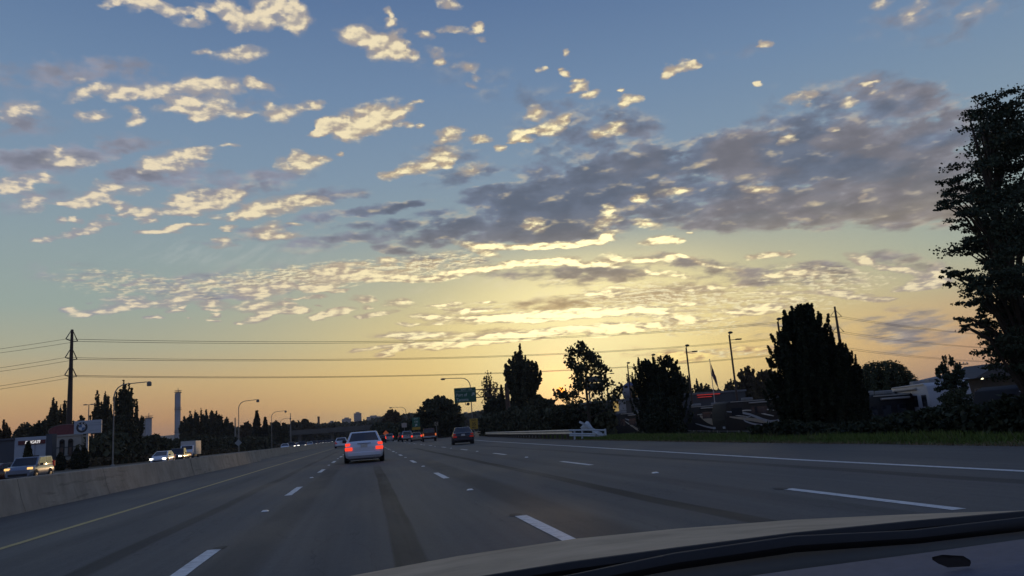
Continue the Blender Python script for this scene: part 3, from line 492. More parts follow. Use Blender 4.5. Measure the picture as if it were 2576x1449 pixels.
SPEC = dict(
 sedan=dict(L=4.8, st=[(-2.38, .70, .36, .72), (-2.34, .80, .26, .86), (-2.22, .87, .20, .97), (-1.8, .90, .19, 1.0), (-.9, .905, .18, .985), (.9, .905, .18, .95), (1.6, .885, .19, .88), (2.15, .84, .22, .78), (2.36, .70, .30, .62)],
            gh=(-1.85, -1.0, .30, 1.20, .84, .62, .965, 1.475), wy=(-1.38, 1.42), wr=.33, tail=(.63, .70), zt=(.60, .95), rear=-2.30),
 hatch=dict(L=4.3, st=[(-2.12, .72, .36, .80), (-2.08, .82, .26, .95), (-1.9, .87, .20, 1.0), (-1.2, .88, .18, 1.0), (.7, .88, .18, .96), (1.5, .86, .19, .86), (1.95, .80, .22, .74), (2.12, .64, .30, .60)],
            gh=(-2.05, -1.45, .15, 1.35, .82, .60, .95, 1.48), wy=(-1.25, 1.35), wr=.32, tail=(.70, .60), zt=(.72, 1.0), rear=-2.06),
 box=dict(L=4.1, st=[(-2.03, .78, .34, .90), (-1.98, .86, .24, 1.02), (-1.8, .885, .20, 1.04), (-1.0, .89, .18, 1.04), (.7, .89, .18, 1.03), (1.45, .875, .19, 1.0), (1.85, .85, .22, .92), (2.05, .74, .30, .72)],
          gh=(-1.98, -1.80, .55, 1.15, .85, .74, 1.0, 1.61), wy=(-1.2, 1.32), wr=.34, tail=(.72, .5), zt=(.85, 1.25), rear=-2.0),
 suv=dict(L=4.6, st=[(-2.27, .80, .40, .95), (-2.23, .88, .30, 1.06), (-2.0, .91, .26, 1.08), (-1.0, .92, .24, 1.08), (.8, .92, .24, 1.06), (1.6, .90, .26, 1.02), (2.1, .86, .30, .90), (2.28, .72, .38, .70)],
          gh=(-2.2, -1.95, .35, 1.05, .87, .72, 1.04, 1.72), wy=(-1.35, 1.4), wr=.36, tail=(.78, .5), zt=(.85, 1.2), rear=-2.22),
 pickup=dict(L=5.6, st=[(-2.78, .86, .62, 1.14), (-2.74, .93, .50, 1.18), (-2.5, .955, .44, 1.19), (-.55, .96, .40, 1.19), (.2, .96, .38, 1.16), (1.5, .955, .38, 1.14), (2.2, .93, .40, 1.08), (2.7, .90, .46, .96), (2.8, .80, .55, .86)],
             gh=(-.50, -.38, .75, 1.45, .90, .74, 1.14, 1.86), wy=(-1.65, 1.75), wr=.40, tail=(.86, .16), zt=(.78, 1.12), rear=-2.72),
)
def car(name, label, kind, body_m, loc, heading=0.0, group=None, tail=None, head=None, cat='car', glass=None, extras=()):
    """heading 0: seen from behind, driving away from the camera (+Y)"""
    sp = SPEC[kind]; glass = glass or M_glass
    t = thing(name, label, cat, loc, heading, group)
    b = MB(); rows = []
    for y, w, zb, zt in sp['st']:
        h = zt-zb
        half = [(0, zb), (w*.80, zb), (w*.95, zb+h*.10), (w, zb+h*.36), (w*.995, zb+h*.62), (w*.965, zb+h*.86), (w*.90, zt-.012), (w*.62, zt+.012), (0, zt+.022)]
        rows.append([(x, y, z) for x, z in half]+[(-x, y, z) for x, z in reversed(half[1:-1])]+[(0, y, zb)])
    b.grid(rows); n = len(rows[0])-1
    b.f.append(tuple(range(n))); e = (len(rows)-1)*(n+1); b.f.append(tuple(e+k for k in reversed(range(n))))
    body = b.build('body', body_m, t, 50)
    y1, y2, y3, y4, hb_, hr, z0, z1 = sp['gh']
    low = [(-hb_, y1), (hb_, y1), (hb_, y4), (-hb_, y4)]; top = [(-hr, y2), (hr, y2), (hr, y3), (-hr, y3)]
    g = MB(); g.add([(x, y, z0-.04) for x, y in low]+[(x, y, z1-.02) for x, y in top], [(3, 2, 1, 0), (4, 5, 6, 7), (0, 1, 5, 4), (1, 2, 6, 5), (2, 3, 7, 6), (3, 0, 4, 7)])
    roof = g.build('cabin', body_m, t, 50, bevel=.05)
    LV = [Vector((x, y, z0-.04)) for x, y in low]; TV = [Vector((x, y, z1-.02)) for x, y in top]
    def pane(nm, i, j, u0, u1, v0, v1):
        a, c, d, e_ = LV[i], LV[j], TV[j], TV[i]
        f = lambda u, v: (a*(1-u)+c*u)*(1-v)+(e_*(1-u)+d*u)*v
        nrm = (c-a).cross(e_-a).normalized()*.008
        q = MB(); m_ = 4
        q.grid([[f(u0+(u1-u0)*k/m_, v)+nrm+((f(.5, .5)-f(u, v))*0 if 0 else Vector()) for k in range(m_+1) for u in (0,)] for v in (v0, (v0+v1)/2, v1)])
        q.build(nm, glass, t)
    pane('rear_window', 0, 1, .07, .93, .14, .88); pane('windshield', 2, 3, .06, .94, .12, .90)
    if kind == 'pickup':
        for i, j in ((1, 2), (3, 0)):
            a_, b_ = ((.06, .48), (.53, .90)); r_ = (lambda u: (u[0], u[1])) if (i, j) == (1, 2) else (lambda u: (1-u[1], 1-u[0]))
            for u in (a_, b_): pane('side_window', i, j, *r_(u), .16, .88)
    else:
        for i, j in ((1, 2), (3, 0)):
            a_, b_ = ((.10, .47), (.52, .88)); r_ = (lambda u: (u[0], u[1])) if (i, j) == (1, 2) else (lambda u: (1-u[1], 1-u[0]))
            for u in (a_, b_): pane('side_window', i, j, *r_(u), .18, .88)
    # wheels, with dark arches let into the body sides
    wr = sp['wr']; wx = sp['st'][3][1]-.09
    if wr not in WM: WM[wr] = wheel_meshes(wr, .22)
    for y in sp['wy']:
        for s in (-1, 1):
            ar = MB(); ar.lathe((s*(wx+.082), y, wr+.02), [(wr*1.10, -.03), (wr*1.14, .006*1), (wr*1.06, .012)], 20, 'X'); ar.build('wheel_arch', M_black, t)
            wo_ = link('wheel', WM[wr][0], t); wo_.location = (s*(wx+.02), y, wr); rim_ = link('rim', WM[wr][1], wo_)
    under = MB(); under.box((0, 0, sp['st'][3][2]+.02), (sp['st'][3][1]*1.7, sp['L']*.90, .12)); under.build('underbody', M_black, t)
    # rear: lights, bumper, plate; front: lights, grille; mirrors
    yr = sp['rear']; z0t, z1t = sp['zt']; wl = sp['st'][2][1]
    tm = tail or M_tail
    for s in (-1, 1):
        q = MB()
        if kind == 'sedan':
            q2 = MB(); q2.box((s*(wl-.165), yr-.045, .665), (.34, .12, .15), rz=s*.20); q2.box((s*(wl-.125), yr+.02, .865), (.22, .13, .13), rz=s*.22)
            q2.build('tail_light', tm, t, bevel=.02)
        else:
            ww = .16 if kind != 'hatch' else .22
            q.box((s*(wl-ww/2-.005), yr, (z0t+z1t)/2), (ww+.04, .13, z1t-z0t)); q.build('tail_light', tm, t, bevel=.025)
        q = MB(); yf = sp['st'][-2][0]; zf = sp['st'][-2][3]-.09; wf = sp['st'][-2][1]
        q.box((s*(wf-.16), yf+.03, zf), (.34, .22, .15), rz=-s*.35); q.build('headlight', (head or M_head_off), t, bevel=.03)
        q = MB(); q.box((s*(hb_+.14), y4-.45, z0+.06), (.20, .10, .14)); q.build('side_mirror', M_black if kind != 'pickup' else body_m, t, bevel=.03)
    q = MB(); q.box((0, sp['st'][0][0]+.02, sp['st'][1][2]+.16), (sp['st'][1][1]*1.9, .14, .20)); q.build('bumper', body_m if kind != 'pickup' else M_steel, t, bevel=.04)
    q = MB(); q.box((0, sp['st'][-1][0]-.02, sp['st'][-1][2]+.12), (sp['st'][-1][1]*1.6, .12, .16)); q.build('grille', M_black, t, bevel=.03)
    q = MB(); zp = .80 if kind == 'sedan' else (.62 if kind == 'pickup' else .72); q.box((0, yr-.085 if kind != 'pickup' else yr-.09, zp), (.31, .02, .16)); q.build('number_plate', M_plate, t)
    if kind == 'sedan':
        q = MB(); q.box((0, yr-.072, .90), (.62, .02, .025)); q.build('trunk_trim', M_black, t)
        q = MB(); q.box((0, yr-.05, .50), (1.5, .03, .012)); q.build('bumper_seam', M_black, t)
        q = MB(); q.tube([(.45, yr-.02, .24), (.45, yr+.3, .24)], .035); q.build('exhaust_pipe', M_dull_steel, t)
    if kind == 'pickup':
        q = MB()
        for s in (-1, 1): q.box((s*.90, -1.62, 1.2), (.09, 2.2, .05))
        q.box((0, -2.72, 1.2), (1.8, .08, .05)); q.build('bed_rail', M_black, t)
        q = MB(); q.box((0, -1.6, 1.215), (1.66, 2.1, .012)); q.build('bed_cover', M_black, t)
        q = MB(); q.box((0, -2.805, .98), (1.45, .012, .02)); q.box((0, -2.81, 1.06), (.22, .02, .07)); q.build('tailgate_handle', M_black, t)
    return t

P_white = paint('white_car_paint', (.58, .64, .73), .05, .3)
P_dark = paint('dark_blue_grey_paint', (.022, .026, .036), .4, .25)
P_red = paint('dark_red_paint', (.085, .012, .012), .3, .3)
P_silver = paint('silver_paint', (.34, .36, .39), .6, .3)
P_bluegrey = paint('blue_grey_paint', (.16, .20, .27), .4, .3)
P_tan = paint('beige_paint', (.32, .27, .20), .5, .3)
P_black = paint('black_paint', (.012, .012, .014), .2, .25)
AHEAD = 'cars driving away ahead on the motorway'
car('sedan_car', 'white four-door sedan with both red brake lights lit, nearest car ahead', 'sedan', P_white, (-.13, 39.4, 0), group=AHEAD, tail=M_tail_on)
car('sedan_car', 'dark blue-grey sedan in the right lane beside the guardrail', 'sedan', P_dark, (8.25, 67.6, 0), math.radians(-5), AHEAD)
car('pickup_truck', 'dark red crew-cab pickup truck with a lit amber and red tail light', 'pickup', P_red, base(1079, 113), math.radians(-3), AHEAD, tail=M_amber, cat='pickup truck')
car('pickup_truck', 'silver pickup truck left of the red pickup, one red tail light showing', 'pickup', P_silver, base(1024, 140), math.radians(-2), AHEAD, tail=M_tail_on, cat='pickup truck')
car('hatchback_car', 'small beige hatchback between the silver and the red pickup', 'hatch', P_tan, base(1047, 127), math.radians(-2), AHEAD, tail=M_tail_on)
car('minivan', 'dark van half hidden to the left of the silver pickup', 'suv', P_black, base(1013, 152), 0, AHEAD, cat='van')
car('sport_utility_vehicle', 'silver grey boxy car alone in the lane past the white sedan', 'suv', P_silver, base(979, 176), 0, AHEAD, tail=M_tail_on, cat='suv')
car('sedan_car', 'small white sedan partly hidden behind the left flank of the nearest white sedan', 'sedan', P_white, base(859, 116), 0, AHEAD)
car('hatchback_car', 'dark car with one red light just over the right shoulder of the white sedan', 'hatch', P_dark, base(959, 150), 0, AHEAD, tail=M_tail_on)
ONC = 'oncoming cars beyond the median barrier'
car('box_wagon_car', 'blue-grey boxy wagon with amber and white headlights over the barrier', 'box', P_bluegrey, base(76, 60, -.05), math.radians(181), ONC, head=M_head_warm)
car('hatchback_car', 'white sloping hatchback with headlights on, oncoming past the barrier', 'hatch', P_white, base(409, 92, -.1), math.radians(180), ONC, head=M_head)
car('pickup_truck', 'black oncoming pickup following the white hatchback, headlights on', 'pickup', P_black, base(450, 106, -.25), math.radians(180), ONC, head=M_head, cat='pickup truck')
car('parked_car', 'dark red low car cut off by the left edge of the photo', 'sedan', paint('maroon_paint', (.05, .012, .012)), base(4, 66, -.2), math.radians(150), 'cars parked at the shops')
# box truck
bt = thing('box_truck', 'white box truck with a tall cargo box behind the black pickup', 'truck', base(476, 134, -.1), math.radians(180), ONC)
part('cargo_box', mat('truck_box_white', (.42, .42, .41), .5, var=.08), bt, lambda b: b.box((0, -1.3, 1.75), (2.3, 4.2, 2.2)), bevel=.04)
part('cab', P_white, bt, lambda b: b.add([(x*.98, y, z) for x in (-1, 1) for y, z in ((.85, .5), (2.6, .5), (2.65, 1.15), (1.9, 1.45), (1.45, 2.15), (.85, 2.15))], [(0, 1, 2, 3, 4, 5), (11, 10, 9, 8, 7, 6)]+[(i, i+6, (i+1) % 6+6, (i+1) % 6) for i in range(6)]), bevel=.04)
part('windshield', M_glass, bt, lambda b: b.quad((-.85, 1.87, 1.5), (.85, 1.87, 1.5), (.80, 1.50, 2.08), (-.80, 1.50, 2.08)))
part('chassis', M_black, bt, lambda b: b.box((0, -.6, .55), (1.0, 5.6, .2)))
for s in (-1, 1):
    part('headlight', M_head_off, bt, lambda b: b.box((s*.75, 2.63, .85), (.3, .1, .18)))
    for y in (-2.2, 1.75):
        if .42 not in WM: WM[.42] = wheel_meshes(.42, .28)
        w_ = link('wheel', WM[.42][0], bt); w_.location = (s*.95, y, .42); link('rim', WM[.42][1], w_)
# the far stream of oncoming traffic
FAR = 'far oncoming cars in the stream beyond the barrier'
far_w = car('oncoming_car', 'far white oncoming car in the stream beyond the barrier, no lit lamp', 'hatch', P_white, base(717, 168, -.22), math.radians(184), FAR)
far_d = car('oncoming_car', 'far oncoming car with lit headlights in the stream beyond the barrier', 'suv', P_black, base(733, 172, -.25), math.radians(184), FAR, head=M_head)
for px, Y, src, z in ((752, 178, far_w, -0.2), (760, 170, far_d, -0.2), (779, 200, far_w, -0.2), (790, 205, far_d, -0.2), (799, 220, far_d, -0.2), (806, 235, far_d, -0.2), (814, 250, far_d, -0.2), (823, 275, far_d, -0.2), (831, 300, far_d, -0.2), (838, 330, far_d, -0.2), (846, 360, far_d, -0.2)):
    c = copy_tree(src); c.location = base(px, Y, z); c['label'] = src['label']
# motor homes on the dealer's lot
def swoosh(pts, w):
    """a tapering curved band in the (y, z) plane of a side wall"""
    P = [Vector((0, a, b_)) for a, b_ in pts]; out = []
    n = 14
    for i in range(n+1):
        t = i/n*(len(P)-1); k = min(int(t), len(P)-2); f = t-k
        p0, p1, p2, p3 = P[max(k-1, 0)], P[k], P[k+1], P[min(k+2, len(P)-1)]
        p = .5*((2*p1)+(p2-p0)*f+(2*p0-5*p1+4*p2-p3)*f*f+(3*p1-p0-3*p2+p3)*f**3)
        out.append((p, w*(.25+.75*math.sin(math.pi*min(1, (i+1)/(n+1))))))
    return out
M_rvtrim = mat('rv_trim', (.40, .38, .34), .6, var=.1)
def motorhome(label, loc, heading, L, body, bands, group='motorhomes parked on the dealer lot', z=3.35, glassm=None, front=None, name='motorhome'):
    t = thing(name, label, 'motorhome', loc, heading, group)
    b = MB(); prof = [(-L/2, .55), (-L/2, z-.25), (-L/2+.15, z-.05), (L/2-.9, z), (L/2-.35, z-.2), (L/2-.05, z-1.1), (L/2, z-1.9), (L/2-.02, .55)]
    n = len(prof); b.add([(sx_*1.25, y, zz) for sx_ in (-1, 1) for y, zz in prof], [tuple(range(n)), tuple(reversed(range(n, 2*n)))]+[(i, i+n, (i+1) % n+n, (i+1) % n) for i in range(n)])
    b.build('body', body, t, 40, bevel=.06)
    part('roof_edge', M_rvtrim, t, lambda q: [q.box((s*1.265, -.2, z-.10), (.05, L-1.3, .07)) for s in (-1, 1)])
    part('awning', mat('awning_cloth', (.36, .33, .29), .8), t, lambda q: [q.tube([(s*1.33, -L*.38, z-.32), (s*1.33, L*.22, z-.32)], .075) for s in (-1, 1)])
    part('roof_unit', mat('roof_unit_grey', (.22, .22, .22), .7), t, lambda q: (q.box((0, L*.15, z+.13), (.8, 1.0, .28)), q.box((0, -L*.25, z+.12), (.8, .9, .26))), bevel=.06)
    part('windshield', glassm or M_glass, t, lambda q: q.quad((1.12, L/2-.005, z-1.80), (-1.12, L/2-.005, z-1.80), (-1.08, L/2-.30, z-.38), (1.08, L/2-.30, z-.38)))
    if front: part('front_mask', front, t, lambda q: q.box((0, L/2+.01, 1.0), (2.3, .06, .85)), bevel=.05)
    for y0, y1 in ((L*.30, L*.42), (L*.02, L*.20), (-L*.30, -L*.10)):
        for s in (-1, 1):
            part('side_window', M_glass, t, lambda q: q.quad((s*1.262, y0, z-1.5), (s*1.262, y1, z-1.5), (s*1.262, y1, z-.75), (s*1.262, y0, z-.75)))
    for m_, pts, w in bands:
        q = MB()
        for s in (-1, 1):
            sw = swoosh(pts, w); q.grid([[(s*1.259, p.y*L/2, p.z-ww/2), (s*1.259, p.y*L/2, p.z+ww/2)] for p, ww in sw])
        q.build('stripe', m_, t)
    for y in (-L*.27, -L*.36 if L > 9 else -L*.27, L*.30):
        for s in (-1, 1):
            w_ = link('wheel', WM[.42][0], t); w_.location = (s*1.10, y, .42); link('rim', WM[.42][1], w_)
    for s in (-1, 1):
        part('side_mirror', M_black, t, lambda q: q.box((s*1.5, L/2-.1, z-1.35), (.14, .10, .36)), bevel=.03)
        part('headlight', M_head_off, t, lambda q: q.box((s*.9, L/2+.03, .95), (.36, .06, .22)))
    part('skirt', M_black, t, lambda q: q.box((0, 0, .45), (2.4, L*.96, .3)))
    return t
B_brown = mat('rv_brown_paint', (.030, .025, .021), .65, var=.08, spec=.25); B_dark = mat('rv_charcoal_paint', (.014, .014, .016), .65, var=.08, spec=.25)
B_tan = mat('rv_tan_paint', (.36, .30, .22), .5, var=.06); B_cream = mat('rv_cream_paint', (.62, .58, .50), .5, var=.05); B_grey = mat('rv_grey_paint', (.34, .35, .37), .5, var=.06); B_white = mat('rv_white_paint', (.38, .39, .42), .5, var=.06)
big_bands = [(B_grey, [(-.2, .9), (.3, 1.0), (.6, 1.6), (.4, 1.95)], .16), (B_tan, [(-1, 1.3), (-.7, 2.0), (-.75, 2.5)], .2), (B_cream, [(-.1, 1.75), (.2, 2.2), (.1, 2.5), (-.15, 2.3)], .16), (B_cream, [(-1, 1.0), (-.6, 1.5), (-.35, 2.3), (-.62, 2.62), (-.9, 2.35)], .26), (B_grey, [(-1.0, .9), (-.45, 1.35), (.0, 1.2), (.5, 2.2), (.95, 2.55)], .30), (B_tan, [(-.8, .75), (-.2, .95), (.35, 1.5), (.9, 2.0)], .42), (B_cream, [(.2, 2.35), (.55, 2.55), (.8, 2.2), (.5, 1.9)], .12)]
LOT = -1.45
motorhome('large brown motorhome with cream and grey swirling stripes between pole and conifer', base(1915, 76, LOT), math.radians(97), 10.8, B_brown, big_bands, z=3.6)
motorhome('dark motorhome showing a tan draped swirl beside the flagpole', base(1772, 84, LOT), math.radians(112), 8.5, B_dark, [(B_tan, [(-.9, .9), (-.3, 1.2), (.2, 1.7), (.5, 2.3)], .75), (B_cream, [(-.9, 2.3), (-.2, 2.5), (.6, 2.45)], .14), (B_grey, [(-.9, .7), (0, .8), (.7, 1.5)], .2)], z=3.45)
motorhome('dark motorhome with three slanted grey bands left of the bushy tree', base(1580, 92, LOT), math.radians(125), 8.0, B_dark, [(B_cream, [(-.2, .8), (.2, 1.5), (.7, 2.5)], .14), (B_grey, [(-.9, .8), (-.3, 1.3), (.1, 2.1), (.6, 2.6)], .26), (B_tan, [(-.6, .7), (0, 1.2), (.4, 2.0)], .34), (B_grey, [(-1, 1.6), (-.6, 2.2), (-.3, 2.3)], .2)], z=3.3)
motorhome('black motorhome with small curled white stripes behind the mangled rail end', base(1541, 104, LOT), math.radians(128), 8.0, B_brown, [(B_cream, [(-.9, 1.2), (-.4, 1.8), (.3, 1.5), (.7, 2.3)], .18), (B_white, [(-.5, 1.7), (-.2, 2.3), (.1, 2.2)], .22), (B_grey, [(-.9, .8), (-.2, 1.2), (.4, 1.8)], .26)], z=3.3)
motorhome('white-fronted motorhome with a broad pale green windshield facing the road', base(2338, 46, -1.25), math.radians(158), 8.2, B_white, [(B_grey, [(-.9, 1.0), (0, 1.3), (.9, 1.2)], .3)], z=3.25, glassm=mat('pale_green_glass', (.16, .24, .23), .15, var=.1), front=B_white)
motorhome('grey motorhome with a dark door left of the white-fronted motorhome', base(2262, 50, -1.35), math.radians(118), 7.5, mat('rv_mid_grey_paint', (.10, .105, .12), .5, var=.06), [(B_dark, [(-.9, 1.6), (0, 1.7), (.9, 1.6)], .9)], z=2.75)
motorhome('small charcoal camper van in the shade of the tall conifer', base(2196, 46, -1.2), math.radians(112), 5.5, B_dark, [(B_brown, [(-.9, 1.2), (0, 1.3), (.9, 1.2)], .4)], z=2.7)
motorhome('long dark blue motorhome low behind the hedge at the right edge', base(2650, 36, -1.35), math.radians(98), 9.5, mat('rv_navy_paint', (.016, .018, .024), .7, var=.1, spec=.2), [(B_grey, [(-.9, .9), (-.2, 1.3), (.5, 2.2), (.9, 2.4)], .16)], z=2.75)

# ================================================================== barriers, guardrail, lamps, poles, signs
conc = mat('barrier_concrete', (.28, .255, .215), .85, var=.26, scale=1.3, bump=.4, stretch=(1, 1.0, .7))
NT = conc.node_tree; pc = NT.nodes['Principled BSDF']; old = S(pc.inputs['Base Color'].links[0].from_socket); tco = NT.nodes.new('ShaderNodeTexCoord')
sc_ = NT.nodes.new('ShaderNodeSeparateXYZ'); put(sc_.inputs[0], S(tco.outputs['Object'])); by_, bz_ = S(sc_.outputs[1]), S(sc_.outputs[2])
scuff = SS(NOISE(XYZ(by_*.55, bz_*7.0), 1.0, 4, .6), .56, .70)*SS(NOISE(XYZ(by_*.12, bz_*.2), 1.0, 2), .42, .60)
drip = SS(NOISE(XYZ(by_*2.6, bz_*.5), 1.0, 4, .65), .55, .75)
put(pc.inputs['Base Color'], SCL(old, (1.0-scuff*.30)*(1.0-drip*.18)))
def barrier(label, y0, y1, x, seg, h, w):
    t = thing('median_barrier', label, 'barrier', (x, y0, 0), 0, 'median barrier runs')
    y = y0
    while y < y1-1:
        l = min(seg, y1-y)-.045; b = MB()
        prof = [(w/2, 0), (w/2-.02, .08), (w/2-.10, .30), (.10, h-.02), (.08, h), (-.08, h), (-.10, h-.02), (-w/2+.10, .30), (-w/2+.02, .08), (-w/2, 0)]
        n = len(prof); rows = []
        nn = max(2, int(l/1.5))
        jx = random.uniform(-.012, .012)
        for k in range(nn+1): rows.append([(px_+jx, y-y0+l*k/nn, pz+(.006*mnoise.noise((0, y+l*k/nn, pz)) if pz > .1 else 0)) for px_, pz in prof])
        b.grid(rows); b.f.append(tuple(range(n))); b.f.append(tuple(nn*n+k for k in reversed(range(n))))
        b.build('barrier_segment', conc, t, 30); y += seg
    return t
barrier('tan concrete median barrier, near run with joints between its slabs', -4, 62, -8.25, 6.1, .80, .62)
barrier('tan concrete median barrier, far run set back past the step', 62.1, 330, -9.0, 12.2, .80, .55)

# guardrail along the exit
gpts = [(13.75, 51), (14.2, 60), (14.9, 72), (15.7, 85), (16.7, 100), (17.9, 117)]
def gx(y): return float(np.interp(y, [p[1] for p in gpts], [p[0] for p in gpts]))
gt = thing('guardrail', 'grey steel guardrail on timber posts along the exit lane', 'guardrail', (0, 0, 0))
b = MB(); prof = [(.0, .36), (-.08, .40), (-.08, .45), (.0, .50), (.0, .54), (-.08, .59), (-.08, .64), (.0, .69)]
b.grid([[(gx(y)+a, y, z) for a, z in prof] for y in np.linspace(51, 117, 45)])
b.build('rail', mat('rail_steel', (.42, .40, .36), .5, .35, var=.2, scale=1.2), gt, 60)
pm = MB(); pm.box((0, 0, .29), (.16, .20, .78)); pme = pm.mesh('post', mat('treated_timber', (.075, .062, .048), .9, var=.3, scale=5))
bm_ = MB(); bm_.box((0, 0, .52), (.10, .16, .34)); bme = bm_.mesh('spacer_block', MATS['treated_timber'])
for y in np.arange(51.6, 117, 1.9):
    o = link('post', pme, gt); o.location = (gx(y)+.20, y, -.06); o = link('spacer_block', bme, gt); o.location = (gx(y)+.06, y, 0)
# the smashed white rail end
we = thing('crash_cushion', 'smashed white rail end with bent panels at the end of the guardrail', 'crash barrier', (0, 0, 0))
Mw = mat('white_rail_paint', (.44, .50, .55), .5, var=.15, scale=3)
a0, a1 = at(1434, 1083, 51), at(1524, 1087, 48.5)
def L2(t, z): p = a0.lerp(a1, t); return Vector((p.x, p.y, z))
for z0, z1 in ((.62, .50), (.40, .22), (.28, .10)):
    part('tube_rail', Mw, we, lambda q: q.tube([L2(-.02, z0+.02), L2(.45, (z0+z1)/2+.03), L2(1, z1)], .06, 6))
for t_ in (.12, .34, .985):
    part('upright', Mw, we, lambda q: q.box(L2(t_, .26), (.10, .10, .66), ry=.06))
part('bent_panel', Mw, we, lambda q: q.add([L2(.30, .78), L2(.50, 1.18), L2(.56, 1.12), L2(.68, .60), L2(.38, .52), L2(.46, .95)+Vector((0, -.22, 0))], [(0, 5, 1), (1, 5, 2), (2, 5, 3), (3, 5, 4), (4, 5, 0)]))
part('crumpled_sheet', Mw, we, lambda q: q.add([L2(.62, .52), L2(.82, .50), L2(.84, .16), L2(.66, .10), L2(.73, .33)+Vector((-.05, -.25, 0))], [(0, 4, 1), (1, 4, 2), (2, 4, 3), (3, 4, 0)]))
part('brace', Mw, we, lambda q: (q.box(L2(.60, .72)+Vector((0, .05, 0)), (1.7, .06, .14), ry=.55), q.box(L2(.90, .12)+Vector((0, -.12, 0)), (.85, .08, .13), ry=.48)))

# cobra-head street lamps
def street_lamp(label, px, Y, z, reach, mast=None, group='motorway street lamps', lamp_dir=1, side=False):
    x, y = spot(px, Y); t = thing('street_lamp', label, 'street lamp', (x, y, -.1), 0, group)
    r = 1.5; d = lamp_dir
    part('pole', M_dull_steel, t, lambda q: q.tube([(0, 0, 0), (0, 0, z*.5), (0, 0, z-r)], [.10, .085, .07], 8), 60)
    part('arm', M_dull_steel, t, lambda q: q.tube([(0, 0, z-r)]+[(d*r*(1-math.cos(a)), 0, z-r+r*math.sin(a)) for a in (.4, .8, 1.2, 1.57)]+[(d*reach, 0, z+.12)], [.09, .08, .075, .07, .065, .055], 8), 60)
    part('lamp_head', mat('lamp_head_grey', (.12, .12, .12), .5), t, lambda q: q.lathe((d*(reach+.25), 0, z+.02), [(.10, -.42), (.17, -.2), (.19, .1), (.11, .4)], 10, 'X') if not side else q.lathe((d*(reach+.25), 0, z-.05), [(.22, -.40), (.30, -.36), (.30, .05), (.16, .22)], 12, 'Z'), 60)
    part('base_plate', M_dull_steel, t, lambda q: q.lathe((0, 0, 0), [(.28, 0), (.28, .12), (.16, .3)], 10))
    return t
street_lamp('tall street lamp standing in front of the dense dark poplar, arm to the right', 284, 108, 10.5, 4.0, side=True)
street_lamp('curved-arm street lamp carrying a diamond sign low on its pole', 601, 168, 10.7, 3.6, side=True)
street_lamp('street lamp right of the pointed fir, arm to the right', 684, 236, 10.8, 3.8, side=True)
street_lamp('farthest left-hand street lamp, half hidden behind dark trees', 706, 300, 10.6, 3.4, side=True)
street_lamp('street lamp rising behind the green exit sign, arm to the left', 1190, 137, 10.6, 4.6, lamp_dir=-1)
street_lamp('far street lamp over the round tree, arm to the left', 1024, 250, 10.2, 4.6, lamp_dir=-1)
# dealership light poles (two flat heads each)
def lot_light(label, px, topy, Y, z0=LOT):
    x, y = spot(px, Y); zt = at(px, topy, Y).z; h = zt-z0
    t = thing('lot_light', label, 'light pole', (x, y, z0), 0, 'dealer lot light poles')
    wd = mat('rusty_pole_paint', (.055, .036, .028), .7, var=.25)
    part('pole', wd, t, lambda q: q.tube([(0, 0, .5), (0, 0, h)], [.13, .10], 8), 60)
    part('footing', conc, t, lambda q: q.lathe((0, 0, 0), [(.32, -.2), (.32, .55), (.28, .6)], 12))
    part('lamp_arm', wd, t, lambda q: (q.tube([(0, 0, h-.55), (1.0, .15, h-.5)], .04, 6), q.tube([(0, 0, h), (.1, 0, h+.15)], .05, 6)))
    part('lamp_head', mat('lot_lamp_dark', (.05, .045, .04), .5), t, lambda q: (q.box((1.15, .17, h-.49), (.62, .40, .14)), q.lathe((.18, 0, h+.26), [(.12, -.10), (.26, -.04), (.28, .08), (.12, .17)], 10)), bevel=.02)
lot_light('tallest lot light pole, just left of the big pointed conifer', 1858, 842, 79)
lot_light('lot light pole between the flag and the bushy tree', 1745, 874, 89)
lot_light('lot light pole poking out of the top of the bushy tree', 1657, 897, 100)
lot_light('lot light pole beside the painted globe', 1592, 917, 112)
lot_light('farthest lot light pole, touching the sparse-leaved tree', 1535, 932, 121)
lot_light('lot light whose head shows among the conifer top leaves', 1986, 808, 72)
# twin-head light by the shops
x, y = spot(220, 128); t = thing('twin_lamp', 'slim twin-head lamp post rising behind the white roundel sign', 'light pole', (x, y, 0))
hh = at(220, 1018, 128).z
part('pole', M_dull_steel, t, lambda q: q.tube([(0, 0, 0), (0, 0, hh)], [.11, .07], 8)); part('lamp_head', M_dull_steel, t, lambda q: (q.box((-.5, 0, hh), (.5, .3, .16)), q.box((.5, 0, hh), (.5, .3, .16)), q.box((0, 0, hh), (1, .06, .06))))
for lab, px, topy, Y in (('thin bare pole among the far trees beyond the fir', 732, 1040, 420), ('short thick pole left of the curved lamp with the diamond sign', 592, 1052, 260)):
    x, y = spot(px, Y); t = thing('bare_pole', lab, 'pole', (x, y, 0), 0, 'bare poles over the trees'); zz = at(px, topy, Y).z
    part('pole', M_dull_steel, t, lambda q: q.tube([(0, 0, 0), (0, 0, zz)], [.35, .16], 8)); part('cap', M_dull_steel, t, lambda q: q.lathe((0, 0, zz), [(.2, 0), (.2, .15)], 8))

